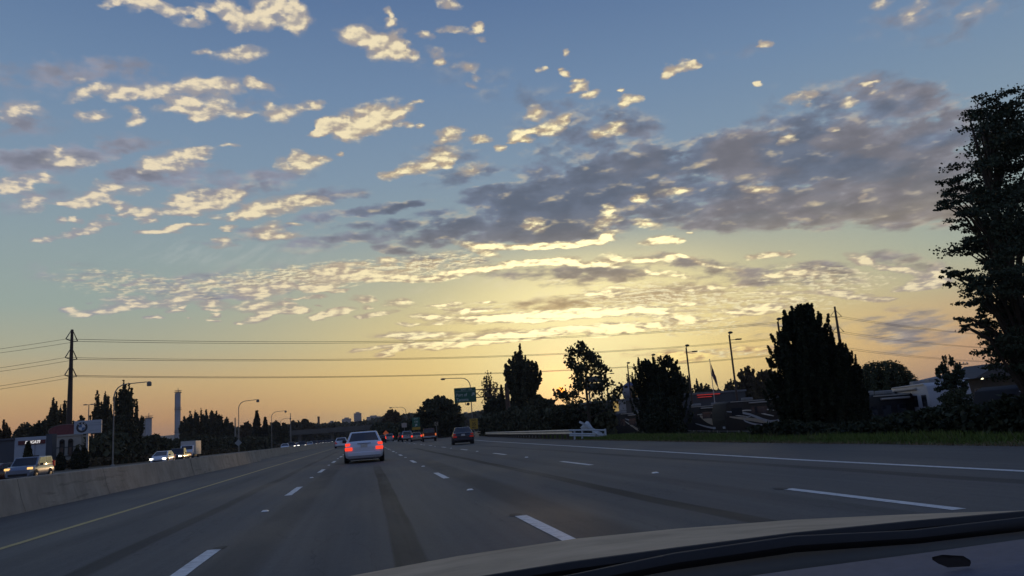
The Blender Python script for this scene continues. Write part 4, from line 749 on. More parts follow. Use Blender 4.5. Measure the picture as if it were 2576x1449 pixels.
# high-voltage poles and their wires
wood = mat('rust_brown_pole', (.050, .036, .028), .8, var=.3, scale=1.5, stretch=(1, 1, .2))
def hv_pole(label, px, topy, Y, levels, arm, rz, r0=.62):
    x, y = spot(px, Y); zt = at(px, topy, Y).z
    t = thing('power_pole', label, 'power pole', (x, y, -1.0), rz, 'high-voltage poles'); z0 = -1.0
    part('pole', wood, t, lambda q: q.tube([(0, 0, 0), (0, 0, (zt-z0)*.5), (0, 0, zt-z0)], [r0, r0*.68, r0*.36], 12), 60)
    out = []
    for lv in levels:
        z = lv-z0
        for s in (-1, 1):
            part('insulator', mat('insulator_dark', (.05, .04, .04), .4), t, lambda q: (q.tube([(s*.2, 0, z+1.9), (s*arm*.97, 0, z+.15)], [.06, .10], 6), q.tube([(s*.2, 0, z-.1), (s*arm, 0, z+.06)], .08, 6)))
            out.append(Vector((x, y, lv))+Matrix.Rotation(rz, 3, 'Z') @ Vector((s*arm, 0, .05)))
    part('top_cap', wood, t, lambda q: q.lathe((0, 0, zt-z0), [(r0*.4, -.05), (r0*.4, .12), (r0*.2, .2)], 10))
    return out
la = at(172, 857, 150).z; lb = at(171, 903, 150).z; lc_ = at(170, 947, 150).z
ra, rb_, rc = at(2130, 795, 203).z, at(2132, 834, 203).z, at(2140, 874, 203).z
lp = hv_pole('tall wooden high-voltage pole behind the shops on the left', 171, 832, 150, (la, lb, lc_), 1.9, math.radians(80))
rp_ = hv_pole('tall rust-brown high-voltage pole to the right of the big conifer', 2136, 771, 203, (ra, rb_, rc), 2.6, math.radians(20), .75)
M_wire = mat('power_wire', (.03, .03, .03), .6, var=.05)
def wire(a, b, sag, label, r=.035, n=26):
    w = MB(); w.tube([a.lerp(b, i/n)-Vector((0, 0, sag*4*(i/n)*(1-i/n))) for i in range(n+1)], r, 5)
    w.build('power_line', M_wire, label=label, cat='power line', group='high-voltage wires')
nm = ['top', 'top', 'middle', 'middle', 'bottom', 'bottom']; nn_ = ['nearer', 'farther']*3
for i in range(6):
    wire(lp[i], rp_[i], 3.0, f'{nn_[i]} wire of the {nm[i]} pair spanning between the two tall poles', .040)
    off = Vector((-120, -18, 3.0)); wire(lp[i], lp[i]+off, 5.5, f'{nn_[i]} {nm[i]} wire running off to the left from the left pole', .032)
    off = Vector((190, 60, -6.0)); wire(rp_[i], rp_[i]+off, 4.0, f'{nn_[i]} {nm[i]} wire running off to the right from the right pole', .040)
# small utility pole with crossarm, far right
x, y = spot(2428, 105); zt = at(2422, 910, 105).z; t = thing('utility_pole', 'small wooden utility pole with a crossarm over the hipped roof', 'utility pole', (x, y, LOT))
part('pole', wood, t, lambda q: q.tube([(0, 0, 0), (0, 0, zt-LOT)], [.18, .12], 8)); part('crossarm', wood, t, lambda q: q.box((0, 0, zt-LOT-.4), (3.0, .14, .16))); part('insulator', M_steel, t, lambda q: [q.lathe((a, 0, zt-LOT-.3), [(.07, 0), (.09, .1), (.04, .25)], 8) for a in (-1.35, -.7, .7, 1.35)])

# ---- signs
M_green = mat('sign_green', (.012, .105, .062), .5, var=.10, scale=1.2)
M_letter = mat('sign_letter_pale', (.42, .50, .46), .5, var=.15, scale=4)
Yg = 135.0; gp = at(1281, 1082, Yg)
t = thing('exit_sign', 'green overhead exit sign on a cantilever truss over the exit lane', 'road sign', (0, 0, 0))
sx0, sx1, sz0, sz1 = 15.45, 19.32, 6.02, 8.62; cx = (sx0+sx1)/2
bd = MB(); bd.box((cx, Yg-.45, (sz0+sz1)/2), (sx1-sx0, .10, sz1-sz0)); board = bd.build('sign_board', M_green, t, bevel=.03)
part('divider', M_letter, board, lambda q: q.box((cx, Yg-.508, 7.98), (sx1-sx0-.12, .012, .035)))
text('EXIT 136', .50, M_letter, board, (cx+.25, Yg-.512, 8.28), bold=.006)
text('Port of', .74, M_letter, board, (sx0+.28, Yg-.512, 7.36), bold=.010, align='LEFT', sx=.92)
text('Tacoma', .74, M_letter, board, (sx0+.28, Yg-.512, 6.52), bold=.010, align='LEFT', sx=.92)
ar = MB(); m45 = Matrix.Rotation(math.radians(-45), 3, 'Z')
ap = [m45 @ Vector(v) for v in ((-.09, -.40, 0), (.09, -.40, 0), (.09, .02, 0), (.27, -.14, 0), (.27, .08, 0), (0, .38, 0), (-.27, .08, 0), (-.27, -.14, 0), (-.09, .02, 0))]
ar.add([(v.x, 0, v.y) for v in ap], [(0, 1, 2, 8), (2, 3, 4, 5, 8), (8, 5, 6, 7)])
o = ar.build('arrow', M_letter, board); o.location = (sx1-.52, Yg-.512, 7.42)
M_rust = mat('gantry_steel', (.095, .060, .045), .7, .2, var=.25)
for yy in (-.35, .35):
    part('chord', M_rust, t, lambda q: (q.tube([(sx0+.3, Yg+yy, 8.15), (gp.x, Yg+yy, 8.15)], .075, 8), q.tube([(sx0+.3, Yg+yy, 6.80), (gp.x, Yg+yy, 6.80)], .075, 8)))
    nb_ = 6
    for k in range(nb_):
        xa, xb = sx0+.3+(gp.x-sx0-.3)*k/nb_, sx0+.3+(gp.x-sx0-.3)*(k+1)/nb_
        part('truss_brace', M_rust, t, lambda q: (q.tube([(xa, Yg+yy, 6.8), (xb, Yg+yy, 8.15)], .035, 6), q.tube([(xa, Yg+yy, 8.15), (xb, Yg+yy, 6.8)], .035, 6)))
part('post', M_rust, t, lambda q: q.lathe((gp.x+.1, Yg, 0), [(.48, -.3), (.44, 4), (.40, 8.3), (.36, 8.75), (.22, 8.98)], 14), 50)
part('sign_lamp', M_black, t, lambda q: (q.tube([(cx-.05, Yg-.5, 6.0), (cx-.05, Yg-.6, 5.62), (cx+.12, Yg-.8, 5.52)], .05, 6), q.lathe((cx+.38, Yg-.8, 5.72), [(.10, -.26), (.27, -.15), (.27, .12), (.08, .24)], 12)))
# yellow exit speed plate
M_yel = mat('sign_yellow', (.42, .25, .022), .5, var=.08); M_ink = mat('sign_black_ink', (.015, .013, .012), .6)
def post_sign(name, label, px, Y, pyt, pyb, w, m, lines, cat='road sign', z0=0.0, ink=None, split=None, posts=1):
    x, y = spot(px, Y); zt, zb = at(px, pyt, Y).z, at(px, pyb, Y).z
    t = thing(name, label, cat, (x, y, z0)); zt -= z0; zb -= z0
    for s in ((0,) if posts == 1 else (-w*.32, w*.32)): part('post', M_dull_steel, t, lambda q: q.box((s, .06, zt/2), (.09, .07, zt)))
    bd = MB(); bd.box((0, 0, (zt+zb)/2), (w, .03, zt-zb)); bo = bd.build('sign_board', m, t, bevel=.01)
    for tx, sz, fz in lines: text(tx, sz, ink or M_ink, bo, (0, -.024, zb+(zt-zb)*fz), bold=sz*.02)
    return t, bo, zb, zt
post_sign('speed_sign', 'yellow exit speed plate with a large black 35 behind the dark sedan', 1193, 118, 1053, 1079, 1.25, M_yel, [('EXIT', .34, .84), ('35', .66, .46), ('MPH', .30, .14)])
t_, bo, zb, zt = post_sign('exit_sign_small', 'tall narrow green sign with an arrow above a yellow plate, behind the red pickup', 1048, 160, 1050, 1074, 1.55, M_green, [('EXIT', .42, .86), ('136', .52, .55)], ink=M_letter, posts=2)
o = link('arrow', ar.mesh('arrow', M_letter), bo); o.location = (0, -.026, zb+(zt-zb)*.2); o.scale = (.9, 1, .9)
part('yellow_plate', M_yel, t_, lambda q: q.box((0, 0, zb-.30), (1.7, .03, .52)))
post_sign('small_white_sign', 'small pale square sign above the silver pickup', 1018, 158, 1064, 1075, 1.0, mat('faded_white_sign', (.40, .34, .30), .6, var=.2), [('', .2, .5)][:0])
dg_ = post_sign('diamond_sign', 'pale diamond warning sign facing away at the foot of the curved lamp', 600, 165, 1112, 1116, .02, M_dull_steel, [])
part('plate', mat('sign_back_grey', (.26, .29, .30), .5), dg_[0], lambda q: q.box((0, -.1, (dg_[2]+dg_[3])/2), (1.0, .03, 1.0), ry=math.radians(45)))
og = post_sign('orange_sign', 'small orange road works sign beside the silver boxy car', 971, 182, 1087, 1093, .02, M_dull_steel, [])
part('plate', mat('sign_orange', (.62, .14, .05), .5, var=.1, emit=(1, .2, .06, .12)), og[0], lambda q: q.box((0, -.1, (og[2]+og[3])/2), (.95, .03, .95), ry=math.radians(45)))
cv = post_sign('chevron_sign', 'small chevron marker sign in front of the dark hedge right of the red pickup', 1099, 128, 1061, 1071, .62, mat('chevron_pale', (.22, .19, .13), .6), [])
part('chevron', M_ink, cv[1], lambda q: [q.box((0, -.03, (cv[2]+cv[3])/2+s*.14), (.12, .01, .40), ry=s*.8) for s in (-1, 1)])
# flagpole and limp flag
x, y = spot(1801, 95); zt = at(1795, 905, 95).z; t = thing('flagpole', 'slim flagpole with a limp striped flag on the dealer lot', 'flagpole', (x, y, LOT)); zt -= LOT
part('pole', M_steel, t, lambda q: q.tube([(0, 0, 0), (0, 0, zt)], [.08, .04], 8)); part('finial', M_steel, t, lambda q: q.lathe((0, 0, zt), [(.03, -.05), (.08, .05), (.03, .14)], 8))
fm = bpy.data.materials.new('flag_cloth'); fm.use_nodes = True; NT = fm.node_tree; pr = NT.nodes['Principled BSDF']; pr.inputs['Roughness'].default_value = .9
uvn = NT.nodes.new('ShaderNodeUVMap'); su = NT.nodes.new('ShaderNodeSeparateXYZ'); put(su.inputs[0], S(uvn.outputs[0])); u_, v_ = S(su.outputs[0]), S(su.outputs[1])
stp = M('GREATER_THAN', M('FRACT', v_*6.5), .5); cant = M('LESS_THAN', u_, .40)*M('GREATER_THAN', v_, .46)
put(pr.inputs['Base Color'], MIX(cant, MIX(stp, (.45, .42, .40), (.22, .02, .025)), (.02, .03, .10)))
fb = MB(); nu, nv = 24, 26
fl_rows = []
for j in range(nv+1):
    v = j/nv; row = []
    for i in range(nu+1):
        u = i/nu; ph = u*15+v*2
        row.append((.05+u*.78*(1-.3*v)+.05*math.sin(ph), .16*math.sin(ph)*u**.3, zt-.25-(1-v)*1.9-u*2.0))
    fl_rows.append(row)
fb.grid(fl_rows); fme = fb.mesh('flag', fm, 60); uvl = fme.uv_layers.new(name='UVMap')
for p in fme.polygons:
    for li in p.loop_indices:
        vi = fme.loops[li].vertex_index; uvl.data[li].uv = ((vi % (nu+1))/nu, (vi//(nu+1))/nv)
link('flag', fme, t)
# painted globe on a mast
x, y = spot(1592, 140); c_ = at(1592, 983, 140); t = thing('advertising_globe', 'blue, white and yellow painted globe on a mast behind the light pole', 'globe', (x, y, LOT)); zc = c_.z-LOT
gm_ = bpy.data.materials.new('globe_paint'); gm_.use_nodes = True; NT = gm_.node_tree; pr = NT.nodes['Principled BSDF']
gt_ = NT.nodes.new('ShaderNodeTexCoord'); sg = NT.nodes.new('ShaderNodeSeparateXYZ'); put(sg.inputs[0], S(gt_.outputs['Object'])); gxx, gzz = S(sg.outputs[0]), S(sg.outputs[2])
put(pr.inputs['Base Color'], MIX(M('GREATER_THAN', gxx, -.35), MIX(M('GREATER_THAN', gzz-zc, .75), (.20, .21, .24), (.05, .07, .15)), MIX(M('GREATER_THAN', gzz-zc, .95), (.20, .12, .03), (.06, .08, .17))))
gs = MB(); gs.lathe((0, 0, zc), [(1.62*math.sin(a), -1.62*math.cos(a)) for a in np.linspace(.06, math.pi-.06, 14)], 22); gs.build('sphere', gm_, t, 60)
part('mast', M_dull_steel, t, lambda q: q.tube([(0, 0, 0), (0, 0, zc-1.5)], .18, 8)); part('collar', M_dull_steel, t, lambda q: q.lathe((0, 0, zc-1.75), [(.3, -.1), (.5, .2)], 10))
# dark twin-panel roadside sign behind the sparse tree
x, y = spot(1505, 80); t = thing('pylon_sign', 'dark twin-panel pylon sign half hidden behind the sparse-leaved tree', 'sign', (x, y, LOT))
z_a, z_b, z_c, z_d = (at(1505, q, 80).z-LOT for q in (946, 961, 964, 982))
Ms_ = mat('pylon_dark_panel', (.07, .085, .085), .5, var=.2)
part('panel', Ms_, t, lambda q: q.box((0, 0, (z_a+z_b)/2), (1.7, .25, z_a-z_b)), bevel=.03); part('panel', Ms_, t, lambda q: q.box((0, 0, (z_c+z_d)/2), (1.9, .25, z_c-z_d)), bevel=.03)
part('post', M_dull_steel, t, lambda q: [q.box((s, .05, z_a/2), (.14, .14, z_a)) for s in (-.7, .7)])

# ================================================================== buildings
def window(parent, x, y, z, w, h, m=None, frame=None):
    f = MB()
    for s in (-1, 1): f.box((x+s*w/2, y-.03, z), (.08, .08, h+.08)); f.box((x, y-.03, z+s*h/2), (w-.09, .08, .08))
    fo = f.build('window', frame or M_dull_steel, parent); part('pane', m or M_glass, fo, lambda q: q.quad((x-w/2, y-.015, z-h/2), (x+w/2, y-.015, z-h/2), (x+w/2, y-.015, z+h/2), (x-w/2, y-.015, z+h/2)))
# motorcycle shop: dark grey walls round a white front with a red fascia
p0, p1 = at(36, 1135, 130), at(115, 1135, 130); zt = at(75, 1100, 130).z; zs0, zs1 = at(75, 1118, 130).z, at(75, 1108, 130).z
t = thing('motorcycle_shop', 'dark grey flat-roofed shop with a white front panel and red name fascia', 'shop', (0, 0, 0))
G_ = mat('shop_dark_cladding', (.055, .066, .085), .7, var=.12, scale=.5); Wp = mat('shop_white_panel', (.34, .39, .46), .6, var=.08, scale=.4)
part('wall', G_, t, lambda q: (q.box((p0.x-7.5, 131.6, zt/2-.1), (15.0, 3.2, zt-.2)), q.box((p1.x+.42, 130.9, zt/2+.15), (.84, 1.8, zt+.3)), q.box(((p0.x+p1.x)/2, 132.0, zt/2-.1), (p1.x-p0.x-.02, 2.2, zt-.4))))
part('roof_edge', G_, t, lambda q: q.box((p0.x-7.5, 129.9, zt-.1), (15.0, .25, .3)))
part('front_panel', Wp, t, lambda q: q.box(((p0.x+p1.x)/2, 130.4, zt/2+.02), (p1.x-p0.x, .9, zt+.04)), bevel=.04)
fa = MB(); fa.box(((p0.x+p1.x)/2+.25, 129.88, (zs0+zs1)/2), (p1.x-p0.x-.6, .16, zs1-zs0)); fo = fa.build('fascia', mat('fascia_red', (.10, .010, .014), .5, var=.1), t)
text('DUCATI', .56, mat('fascia_letter_lit', (.8, .8, .78), .5, emit=(1, .95, .88, .55)), fo, ((p0.x+p1.x)/2+.35, 129.78, (zs0+zs1)/2), bold=.03, shear=.25)
part('panel_seam', G_, t, lambda q: [q.box((p0.x+(p1.x-p0.x)*k, 129.935, zs0/2), (.04, .05, zs0-.1)) for k in (.34, .66)])
part('shop_door', M_glass, t, lambda q: q.box(((p0.x+p1.x)/2+.4, 129.93, 1.1), (1.8, .06, 2.2)))
# beige diner with arched niches and an oval roof sign
p0, p1 = at(137, 1135, 141), at(204, 1130, 141); zt = at(170, 1097, 141).z
t = thing('diner_building', 'beige two-tone building with dark arches and bands under an oval roof sign', 'building', (0, 0, 0))
Bg = mat('beige_stucco', (.36, .335, .29), .8, var=.12, scale=.5); xm = (p0.x+p1.x)/2; wd_ = p1.x-p0.x
part('wall', Bg, t, lambda q: q.box((xm, 142.6, zt/2), (wd_, 3.2, zt)))
part('parapet', Bg, t, lambda q: q.box((xm, 141.1, zt+.12), (wd_+.3, .5, .3)))
part('band', mat('band_grey', (.11, .11, .11), .7), t, lambda q: [q.box((xm, 140.96, z), (wd_-.3, .10, .18)) for z in (zt*.64, zt*.36)])
for fx in (-.22, .10):
    part('arch_niche', M_ink, t, lambda q: (q.box((xm+fx*wd_, 140.94, zt*.62), (.75, .14, zt*.44)), q.lathe((xm+fx*wd_, 140.94, zt*.84), [(.375, -.07), (.375, .07)], 16, 'Y')))
    part('arch_column', mat('brown_brick_column', (.12, .075, .05), .8), t, lambda q: q.box((xm+fx*wd_, 140.85, zt*.50), (.45, .08, zt*.28)))
part('base_course', mat('brown_base', (.10, .07, .05), .85, var=.2), t, lambda q: q.box((xm, 140.93, .45), (wd_-.2, .16, .9)))
oc = at(164, 1083, 141)
part('roof_sign', mat('oval_sign_red', (.13, .028, .034), .5, var=.3, scale=1.2), t, lambda q: q.add([(oc.x+2.6*math.cos(a), 141.4+d, oc.z+.98*math.sin(a)) for d in (-.1, .1) for a in np.linspace(0, 2*math.pi, 25)[:-1]], [tuple(reversed(range(24))), tuple(range(24, 48))]+[(i, (i+1) % 24, (i+1) % 24+24, i+24) for i in range(24)]))
part('sign_rim', mat('sign_rim_pale', (.24, .15, .14), .5), t, lambda q: q.tube([(oc.x+2.66*math.cos(a), 141.26, oc.z+1.02*math.sin(a)) for a in np.linspace(0, 2*math.pi, 33)], .05, 5, False))
part('sign_strut', M_dull_steel, t, lambda q: [q.tube([(oc.x+s, 141.5, zt-.1), (oc.x+s, 141.5, oc.z-.6)], .07, 6) for s in (-1.2, 1.2)])
# white roundel pylon sign
Yb = 115; c0, c1 = at(187, 1076, Yb), at(256, 1072, Yb); zt, zb = at(222, 1057.5, Yb).z, at(222, 1091, Yb).z; xm = (c0.x+c1.x)/2
t = thing('dealer_sign', 'white rectangular dealer sign with a blue and white roundel on one post', 'sign', (xm, Yb, 0))
bd = MB(); bd.box((0, 0, (zt+zb)/2), (c1.x-c0.x, .35, zt-zb)); bo = bd.build('sign_board', mat('sign_face_white', (.36, .41, .47), .5, var=.04), t, bevel=.05)
part('post', M_steel, t, lambda q: q.box((-.05, .05, zb/2), (.28, .22, zb)))
rc_ = Vector((-.72, -.19, (zt+zb)/2)); rr = .72
def disc_(q, r, y, a0=0, a1=2*math.pi, n=32): q.add([(rc_.x, y, rc_.z)]+[(rc_.x+r*math.cos(a0+(a1-a0)*i/n), y, rc_.z+r*math.sin(a0+(a1-a0)*i/n)) for i in range(n+1)], [(0, 1+i, 2+i) for i in range(n)])
part('roundel_ring', mat('roundel_black', (.02, .024, .03), .4), bo, lambda q: disc_(q, rr, -.183))
part('roundel_white', mat('roundel_white_paint', (.55, .58, .62), .4), bo, lambda q: disc_(q, rr*.60, -.188))
part('roundel_blue', mat('roundel_blue_paint', (.05, .14, .30), .4), bo, lambda q: (disc_(q, rr*.57, -.193, math.pi/2, math.pi, 12), disc_(q, rr*.57, -.193, -math.pi/2, 0, 12)))
for ch, a in (('B', 130), ('M', 90), ('W', 50)):
    o = text(ch, .26, mat('roundel_letter', (.6, .62, .65), .4), bo, (rc_.x+rr*.79*math.cos(math.radians(a)), -.195, rc_.z+rr*.79*math.sin(math.radians(a))), bold=.006); o.rotation_euler = (math.radians(90), math.radians(90-a)*1, 0)
part('panel_rule', mat('sign_faint_grey', (.30, .34, .39), .5), bo, lambda q: [q.box((.95, -.18, rc_.z+z), (w, .012, .10)) for z, w in ((.52, 1.2), (.24, 1.7), (-.5, 1.4))])
# smoke stack tower and silos
def stack(name, label, px, topy, Y, r, cat, rings):
    x, y = spot(px, Y); z = at(px, topy, Y).z; t = thing(name, label, cat, (x, y, 0), 0, 'industrial towers on the left skyline')
    part('shaft', mat('stack_white', (.34, .36, .40), .7, var=.12, scale=.08), t, lambda q: q.lathe((0, 0, 0), [(r*1.05, 0), (r, z*.5), (r, z)], 20), 50)
    for k in rings: part('platform', M_dull_steel, t, lambda q: (q.lathe((0, 0, z*k), [(r*1.02, -.3), (r*1.45, -.3), (r*1.45, .1), (r*1.02, .1)], 20), q.lathe((0, 0, z*k+1.1), [(r*1.40, 0), (r*1.45, 0), (r*1.45, .15)], 20)))
    part('ladder', M_dull_steel, t, lambda q: [q.box((-r*1.12, s, z/2), (.25, .2, z*.96)) for s in (-.5, .5)])
    part('mast', M_dull_steel, t, lambda q: (q.tube([(0, 0, z), (0, 0, z+3.2)], .18, 6), q.box((0, 0, z+.6), (r*2, .2, .2))))
stack('smoke_stack', 'tall pale tower with two railed platforms above the poplars', 447, 987, 600, 1.8, 'tower', (1.0, .72, .35))
stack('storage_silo', 'taller pale cylindrical silo, right one of the pair left of the tower', 373, 1051, 560, 2.0, 'silo', (1.0,))
stack('storage_silo', 'shorter pale silo partly behind the dark poplar, left of the taller silo', 357, 1057, 575, 1.8, 'silo', (1.0,))
x, y = spot(803, 700); zt = at(803, 1048, 700).z; t = thing('chimney', 'thin brick chimney on the skyline left of the hill buildings', 'chimney', (x, y, 0)); part('shaft', mat('brick_brown', (.12, .07, .055), .9, var=.2, scale=.3), t, lambda q: q.lathe((0, 0, 0), [(1.3, 0), (.9, zt)], 14)); part('rim', mat('brick_brown', (0, 0, 0)), t, lambda q: q.lathe((0, 0, zt-1.2), [(1.0, 0), (1.1, 1.3)], 14))
# overpass
ov = thing('overpass_bridge', 'dark concrete overpass crossing the whole motorway in the distance', 'bridge', (0, 0, 0))
cd = mat('bridge_concrete', (.085, .088, .08), .85, var=.2, scale=.2); Yo = 420
xl, xr = spot(560, Yo)[0], spot(1130, Yo)[0]
part('deck', cd, ov, lambda q: q.box(((xl+xr)/2, Yo+6, 6.1), (xr-xl, 12, 1.5)))
part('parapet', cd, ov, lambda q: [q.box(((xl+xr)/2, Yo+6+s*5.85, 7.35), (xr-xl, .3, 1.0)) for s in (-1, 1)])
for px in (655, 700, 752, 835, 905, 975, 1040):
    x = spot(px, Yo)[0]
    part('pier', cd, ov, lambda q: (q.box((x, Yo+3, 2.6), (1.3, 1.3, 5.4)), q.box((x, Yo+9, 2.6), (1.3, 1.3, 5.4)), q.box((x, Yo+6, 5.1), (1.6, 10, .7))))
a, b_ = at(942, 1065, Yo-.5), at(962, 1079, Yo-.5)
t = thing('guide_sign', 'small green guide sign mounted on the overpass, right of the white sedan roof', 'road sign', (a.x, Yo-.4, b_.z))
part('sign_board', M_green, t, lambda q: q.box(((b_.x-a.x)/2, 0, (a.z-b_.z)/2), (b_.x-a.x, .2, a.z-b_.z)))
part('bracket', M_dull_steel, t, lambda q: [q.box((s, .22, (a.z-b_.z)*.3), (.15, .25, (a.z-b_.z)*.9)) for s in (.6, b_.x-a.x-.6)])
# city on the hill
cm_ = mat('far_building_wall', (.20, .21, .23), .8, var=.08, scale=.05); cw_ = mat('far_building_window', (.06, .065, .075), .3, var=.1)
def block(label, px0, px1, topy, Y, steps=()):
    a, b_ = at(px0, topy, Y), at(px1, topy, Y); w = b_.x-a.x; t = thing('city_building', label, 'building', (a.x, Y, 20), 0, 'city buildings on the far hill'); h = a.z-20
    part('wall', cm_, t, lambda q: q.box((w/2, 15, h/2), (w, 30, h)))
    part('roof', cm_, t, lambda q: q.box((w*.5, 15, h+2.0), (w*.5, 12, 4.0)))
    n = max(2, int(w/9)); fl = max(2, int((h-25)/6))
    q = MB()
    for i in range(fl):
        q.box((w/2, -.05, h-4-i*6.0), (w*.9, .2, 2.4))
    q.build('window_band', cw_, t)
block('tall pale tower block, highest building on the far hill', 890, 909, 1040, 2560)
block('lower wide block left of the tall tower on the far hill', 860, 883, 1054, 2540)
block('long low pale building right of the tall tower on the far hill', 922, 957, 1049, 2580)
block('small stepped building at the left end of the hill skyline', 826, 843, 1062, 2500)
block('flat pale building on the hill under the green exit sign', 1164, 1182, 1040, 2700)
block('grey building on the hill right of the lamp pole', 1196, 1212, 1036, 2750)
# dealer buildings on the right
def shed(name, label, pxs, topy, Y, m, depth=14, z0=LOT):
    a, b_ = base(pxs[0], Y), base(pxs[1], Y); zt = at((pxs[0]+pxs[1])/2, topy, Y).z
    t = thing(name, label, 'building', (a.x, Y, z0)); w = b_.x-a.x; h = zt-z0
    part('wall', m, t, lambda q: q.box((w/2, depth/2, h/2), (w, depth, h)))
    part('roof_edge', mat('roof_edge_grey', (.13, .14, .15), .7), t, lambda q: q.box((w/2, depth/2, h+.15), (w+.4, depth+.4, .34)))
    return t, w, h
t, w, h = shed('dealer_building', 'low grey-brown building with a small yellow sign behind the motorhomes', (1500, 1640), 1008, 128, mat('shed_brown_grey', (.085, .078, .07), .8, var=.12, scale=.4))
zz = at(1560, 1020, 128).z-LOT; xs_ = base(1561, 128).x-base(1500, 128).x
part('yellow_sign', mat('lit_yellow_sign', (.5, .36, .12), .5, emit=(1, .66, .2, .30)), t, lambda q: q.box((xs_-.7, -.06, zz), (1.1, .12, 1.9))); part('pale_sign', mat('pale_sign_grey', (.3, .3, .29), .5), t, lambda q: q.box((xs_+.55, -.06, zz), (1.3, .12, 1.8)))
for k in range(5): window(t, w*(.12+.19*k), 0, 1.9, 1.6, 1.4)
t, w, h = shed('dealer_building', 'low dark building with glowing red strip lights along its fascia', (1690, 1880), 990, 132, mat('shed_dark_grey', (.05, .055, .062), .8, var=.12, scale=.4))
x1, x2 = base(1757, 132).x-base(1690, 132).x, base(1815, 132).x-base(1690, 132).x
part('red_strip_light', mat('red_neon', (.5, .05, .04), .4, emit=(1, .06, .05, .26)), t, lambda q: (q.box(((x1+x2)/2, -.30, h-.15), (x2-x1, .10, .13)), q.box(((x1+x2)/2-.8, -.30, h-.55), (x2-x1-1.8, .10, .11))))
for k in range(6): window(t, w*(.1+.16*k), 0, 2.0, 1.8, 1.6)
# hipped-roof building, far right
a, b_ = base(2440, 92), base(2660, 92); ze = at(2500, 949, 92).z-LOT; zr = at(2500, 932, 92).z-LOT; w = b_.x-a.x
t = thing('hipped_building', 'low building with a slate blue hipped roof at the right edge', 'building', (a.x, 92, LOT))
part('wall', mat('hip_wall_brown', (.06, .055, .05), .8), t, lambda q: q.box((w/2, 7, ze/2), (w-1, 13, ze)))
rf = MB(); rf.add([(-.6, -.8, ze), (w+.6, -.8, ze), (w+.6, 15, ze), (-.6, 15, ze), (6, 7, zr+.6), (w-6, 7, zr+.6)], [(0, 1, 5, 4), (1, 2, 5), (2, 3, 4, 5), (3, 0, 4), (3, 2, 1, 0)])
rf.build('roof', mat('slate_roof', (.13, .15, .18), .6, var=.15, scale=.6), t)
gb_ = MB(); gx0 = w*.30; gb_.add([(gx0-4.5, -1.6, ze), (gx0+4.5, -1.6, ze), (gx0, -1.6, ze+1.9), (gx0, 5, ze+1.9), (gx0-4.5, 5, ze), (gx0+4.5, 5, ze)], [(0, 1, 2), (0, 2, 3, 4), (1, 5, 3, 2)]); gb_.build('gable', mat('gable_dark', (.05, .052, .056), .7), t)
part('eave_lamp', mat('eave_lamp_lit', (.8, .8, .5), .4, emit=(1, .9, .55, 3.0)), t, lambda q: [q.box((x_, -.95, ze-.1), (.3, .2, .16)) for x_ in (w*.46, w*.10)])
for k in range(5): window(t, 2+k*(w-4)/4, .5, ze*.55, 1.4, 1.2)
# post and rail fence line along the lot edge
ft = thing('lot_fence', 'thin wire fence on slim posts along the edge of the dealer lot', 'fence', (0, 0, 0))
fpts = [(25.5, 30), (27, 44), (29, 60), (32, 78), (36, 100)]
pmm = MB(); pmm.box((0, 0, .5), (.06, .06, 1.1)); pmm = pmm.mesh('post', M_dull_steel)
for y in np.arange(30, 100, 2.6):
    o = link('post', pmm, ft); xx = float(np.interp(y, [p[1] for p in fpts], [p[0] for p in fpts])); o.location = (xx, y, LOT)
for z in (.35, .7, 1.0): part('wire', M_dull_steel, ft, lambda q: q.tube([(x_, y_, LOT+z) for x_, y_ in fpts], .015, 4))

# ================================================================== trees: tapered trunk and limbs, crowns of many small leaves
LEAF = dict(
 dark=leafmat('leaf_dark', (.030, .036, .020), (.080, .084, .046)),
 poplar=leafmat('leaf_poplar', (.042, .044, .026), (.110, .104, .058)),
 cypress=leafmat('leaf_cypress', (.012, .018, .010), (.034, .044, .022)),
 maple=leafmat('leaf_maple', (.020, .032, .020), (.060, .080, .046)),
 willow=leafmat('leaf_willow', (.032, .042, .020), (.070, .080, .040)),
 autumn=leafmat('leaf_autumn', (.050, .042, .022), (.115, .090, .048)))
bark = mat('bark', (.050, .040, .030), .95, var=.3, scale=4, stretch=(1, 1, .3))

def leaf_mesh(name, C, N_, size, m, up=.3, seed=0, elong=1.6):
    """one small diamond-shaped leaf face at each of the points C; N_ biases its facing"""
    g = np.random.default_rng(seed); n = len(C)
    a = g.normal(size=(n, 3)); a[:, 2] += up*0; a /= np.linalg.norm(a, axis=1)[:, None]
    b = g.normal(size=(n, 3)); b -= a*(a*b).sum(1)[:, None]; b /= np.linalg.norm(b, axis=1)[:, None]
    s = size*(.6+.8*g.random(n))[:, None] if np.isscalar(size) else size[:, None]
    v = np.empty((n, 4, 3)); v[:, 0] = C-a*s*elong*.5; v[:, 1] = C-b*s*.5+a*s*.1; v[:, 2] = C+a*s*elong*.5; v[:, 3] = C+b*s*.5+a*s*.1
    me = bpy.data.meshes.new(name); me.vertices.add(4*n); me.vertices.foreach_set('co', v.ravel().astype(np.float32))
    me.loops.add(4*n); me.loops.foreach_set('vertex_index', np.arange(4*n, dtype=np.int32))
    me.polygons.add(n); me.polygons.foreach_set('loop_start', np.arange(0, 4*n, 4, dtype=np.int32)); me.polygons.foreach_set('loop_total', np.full(n, 4, np.int32))
    me.update(calc_edges=True); me.materials.append(m); return me

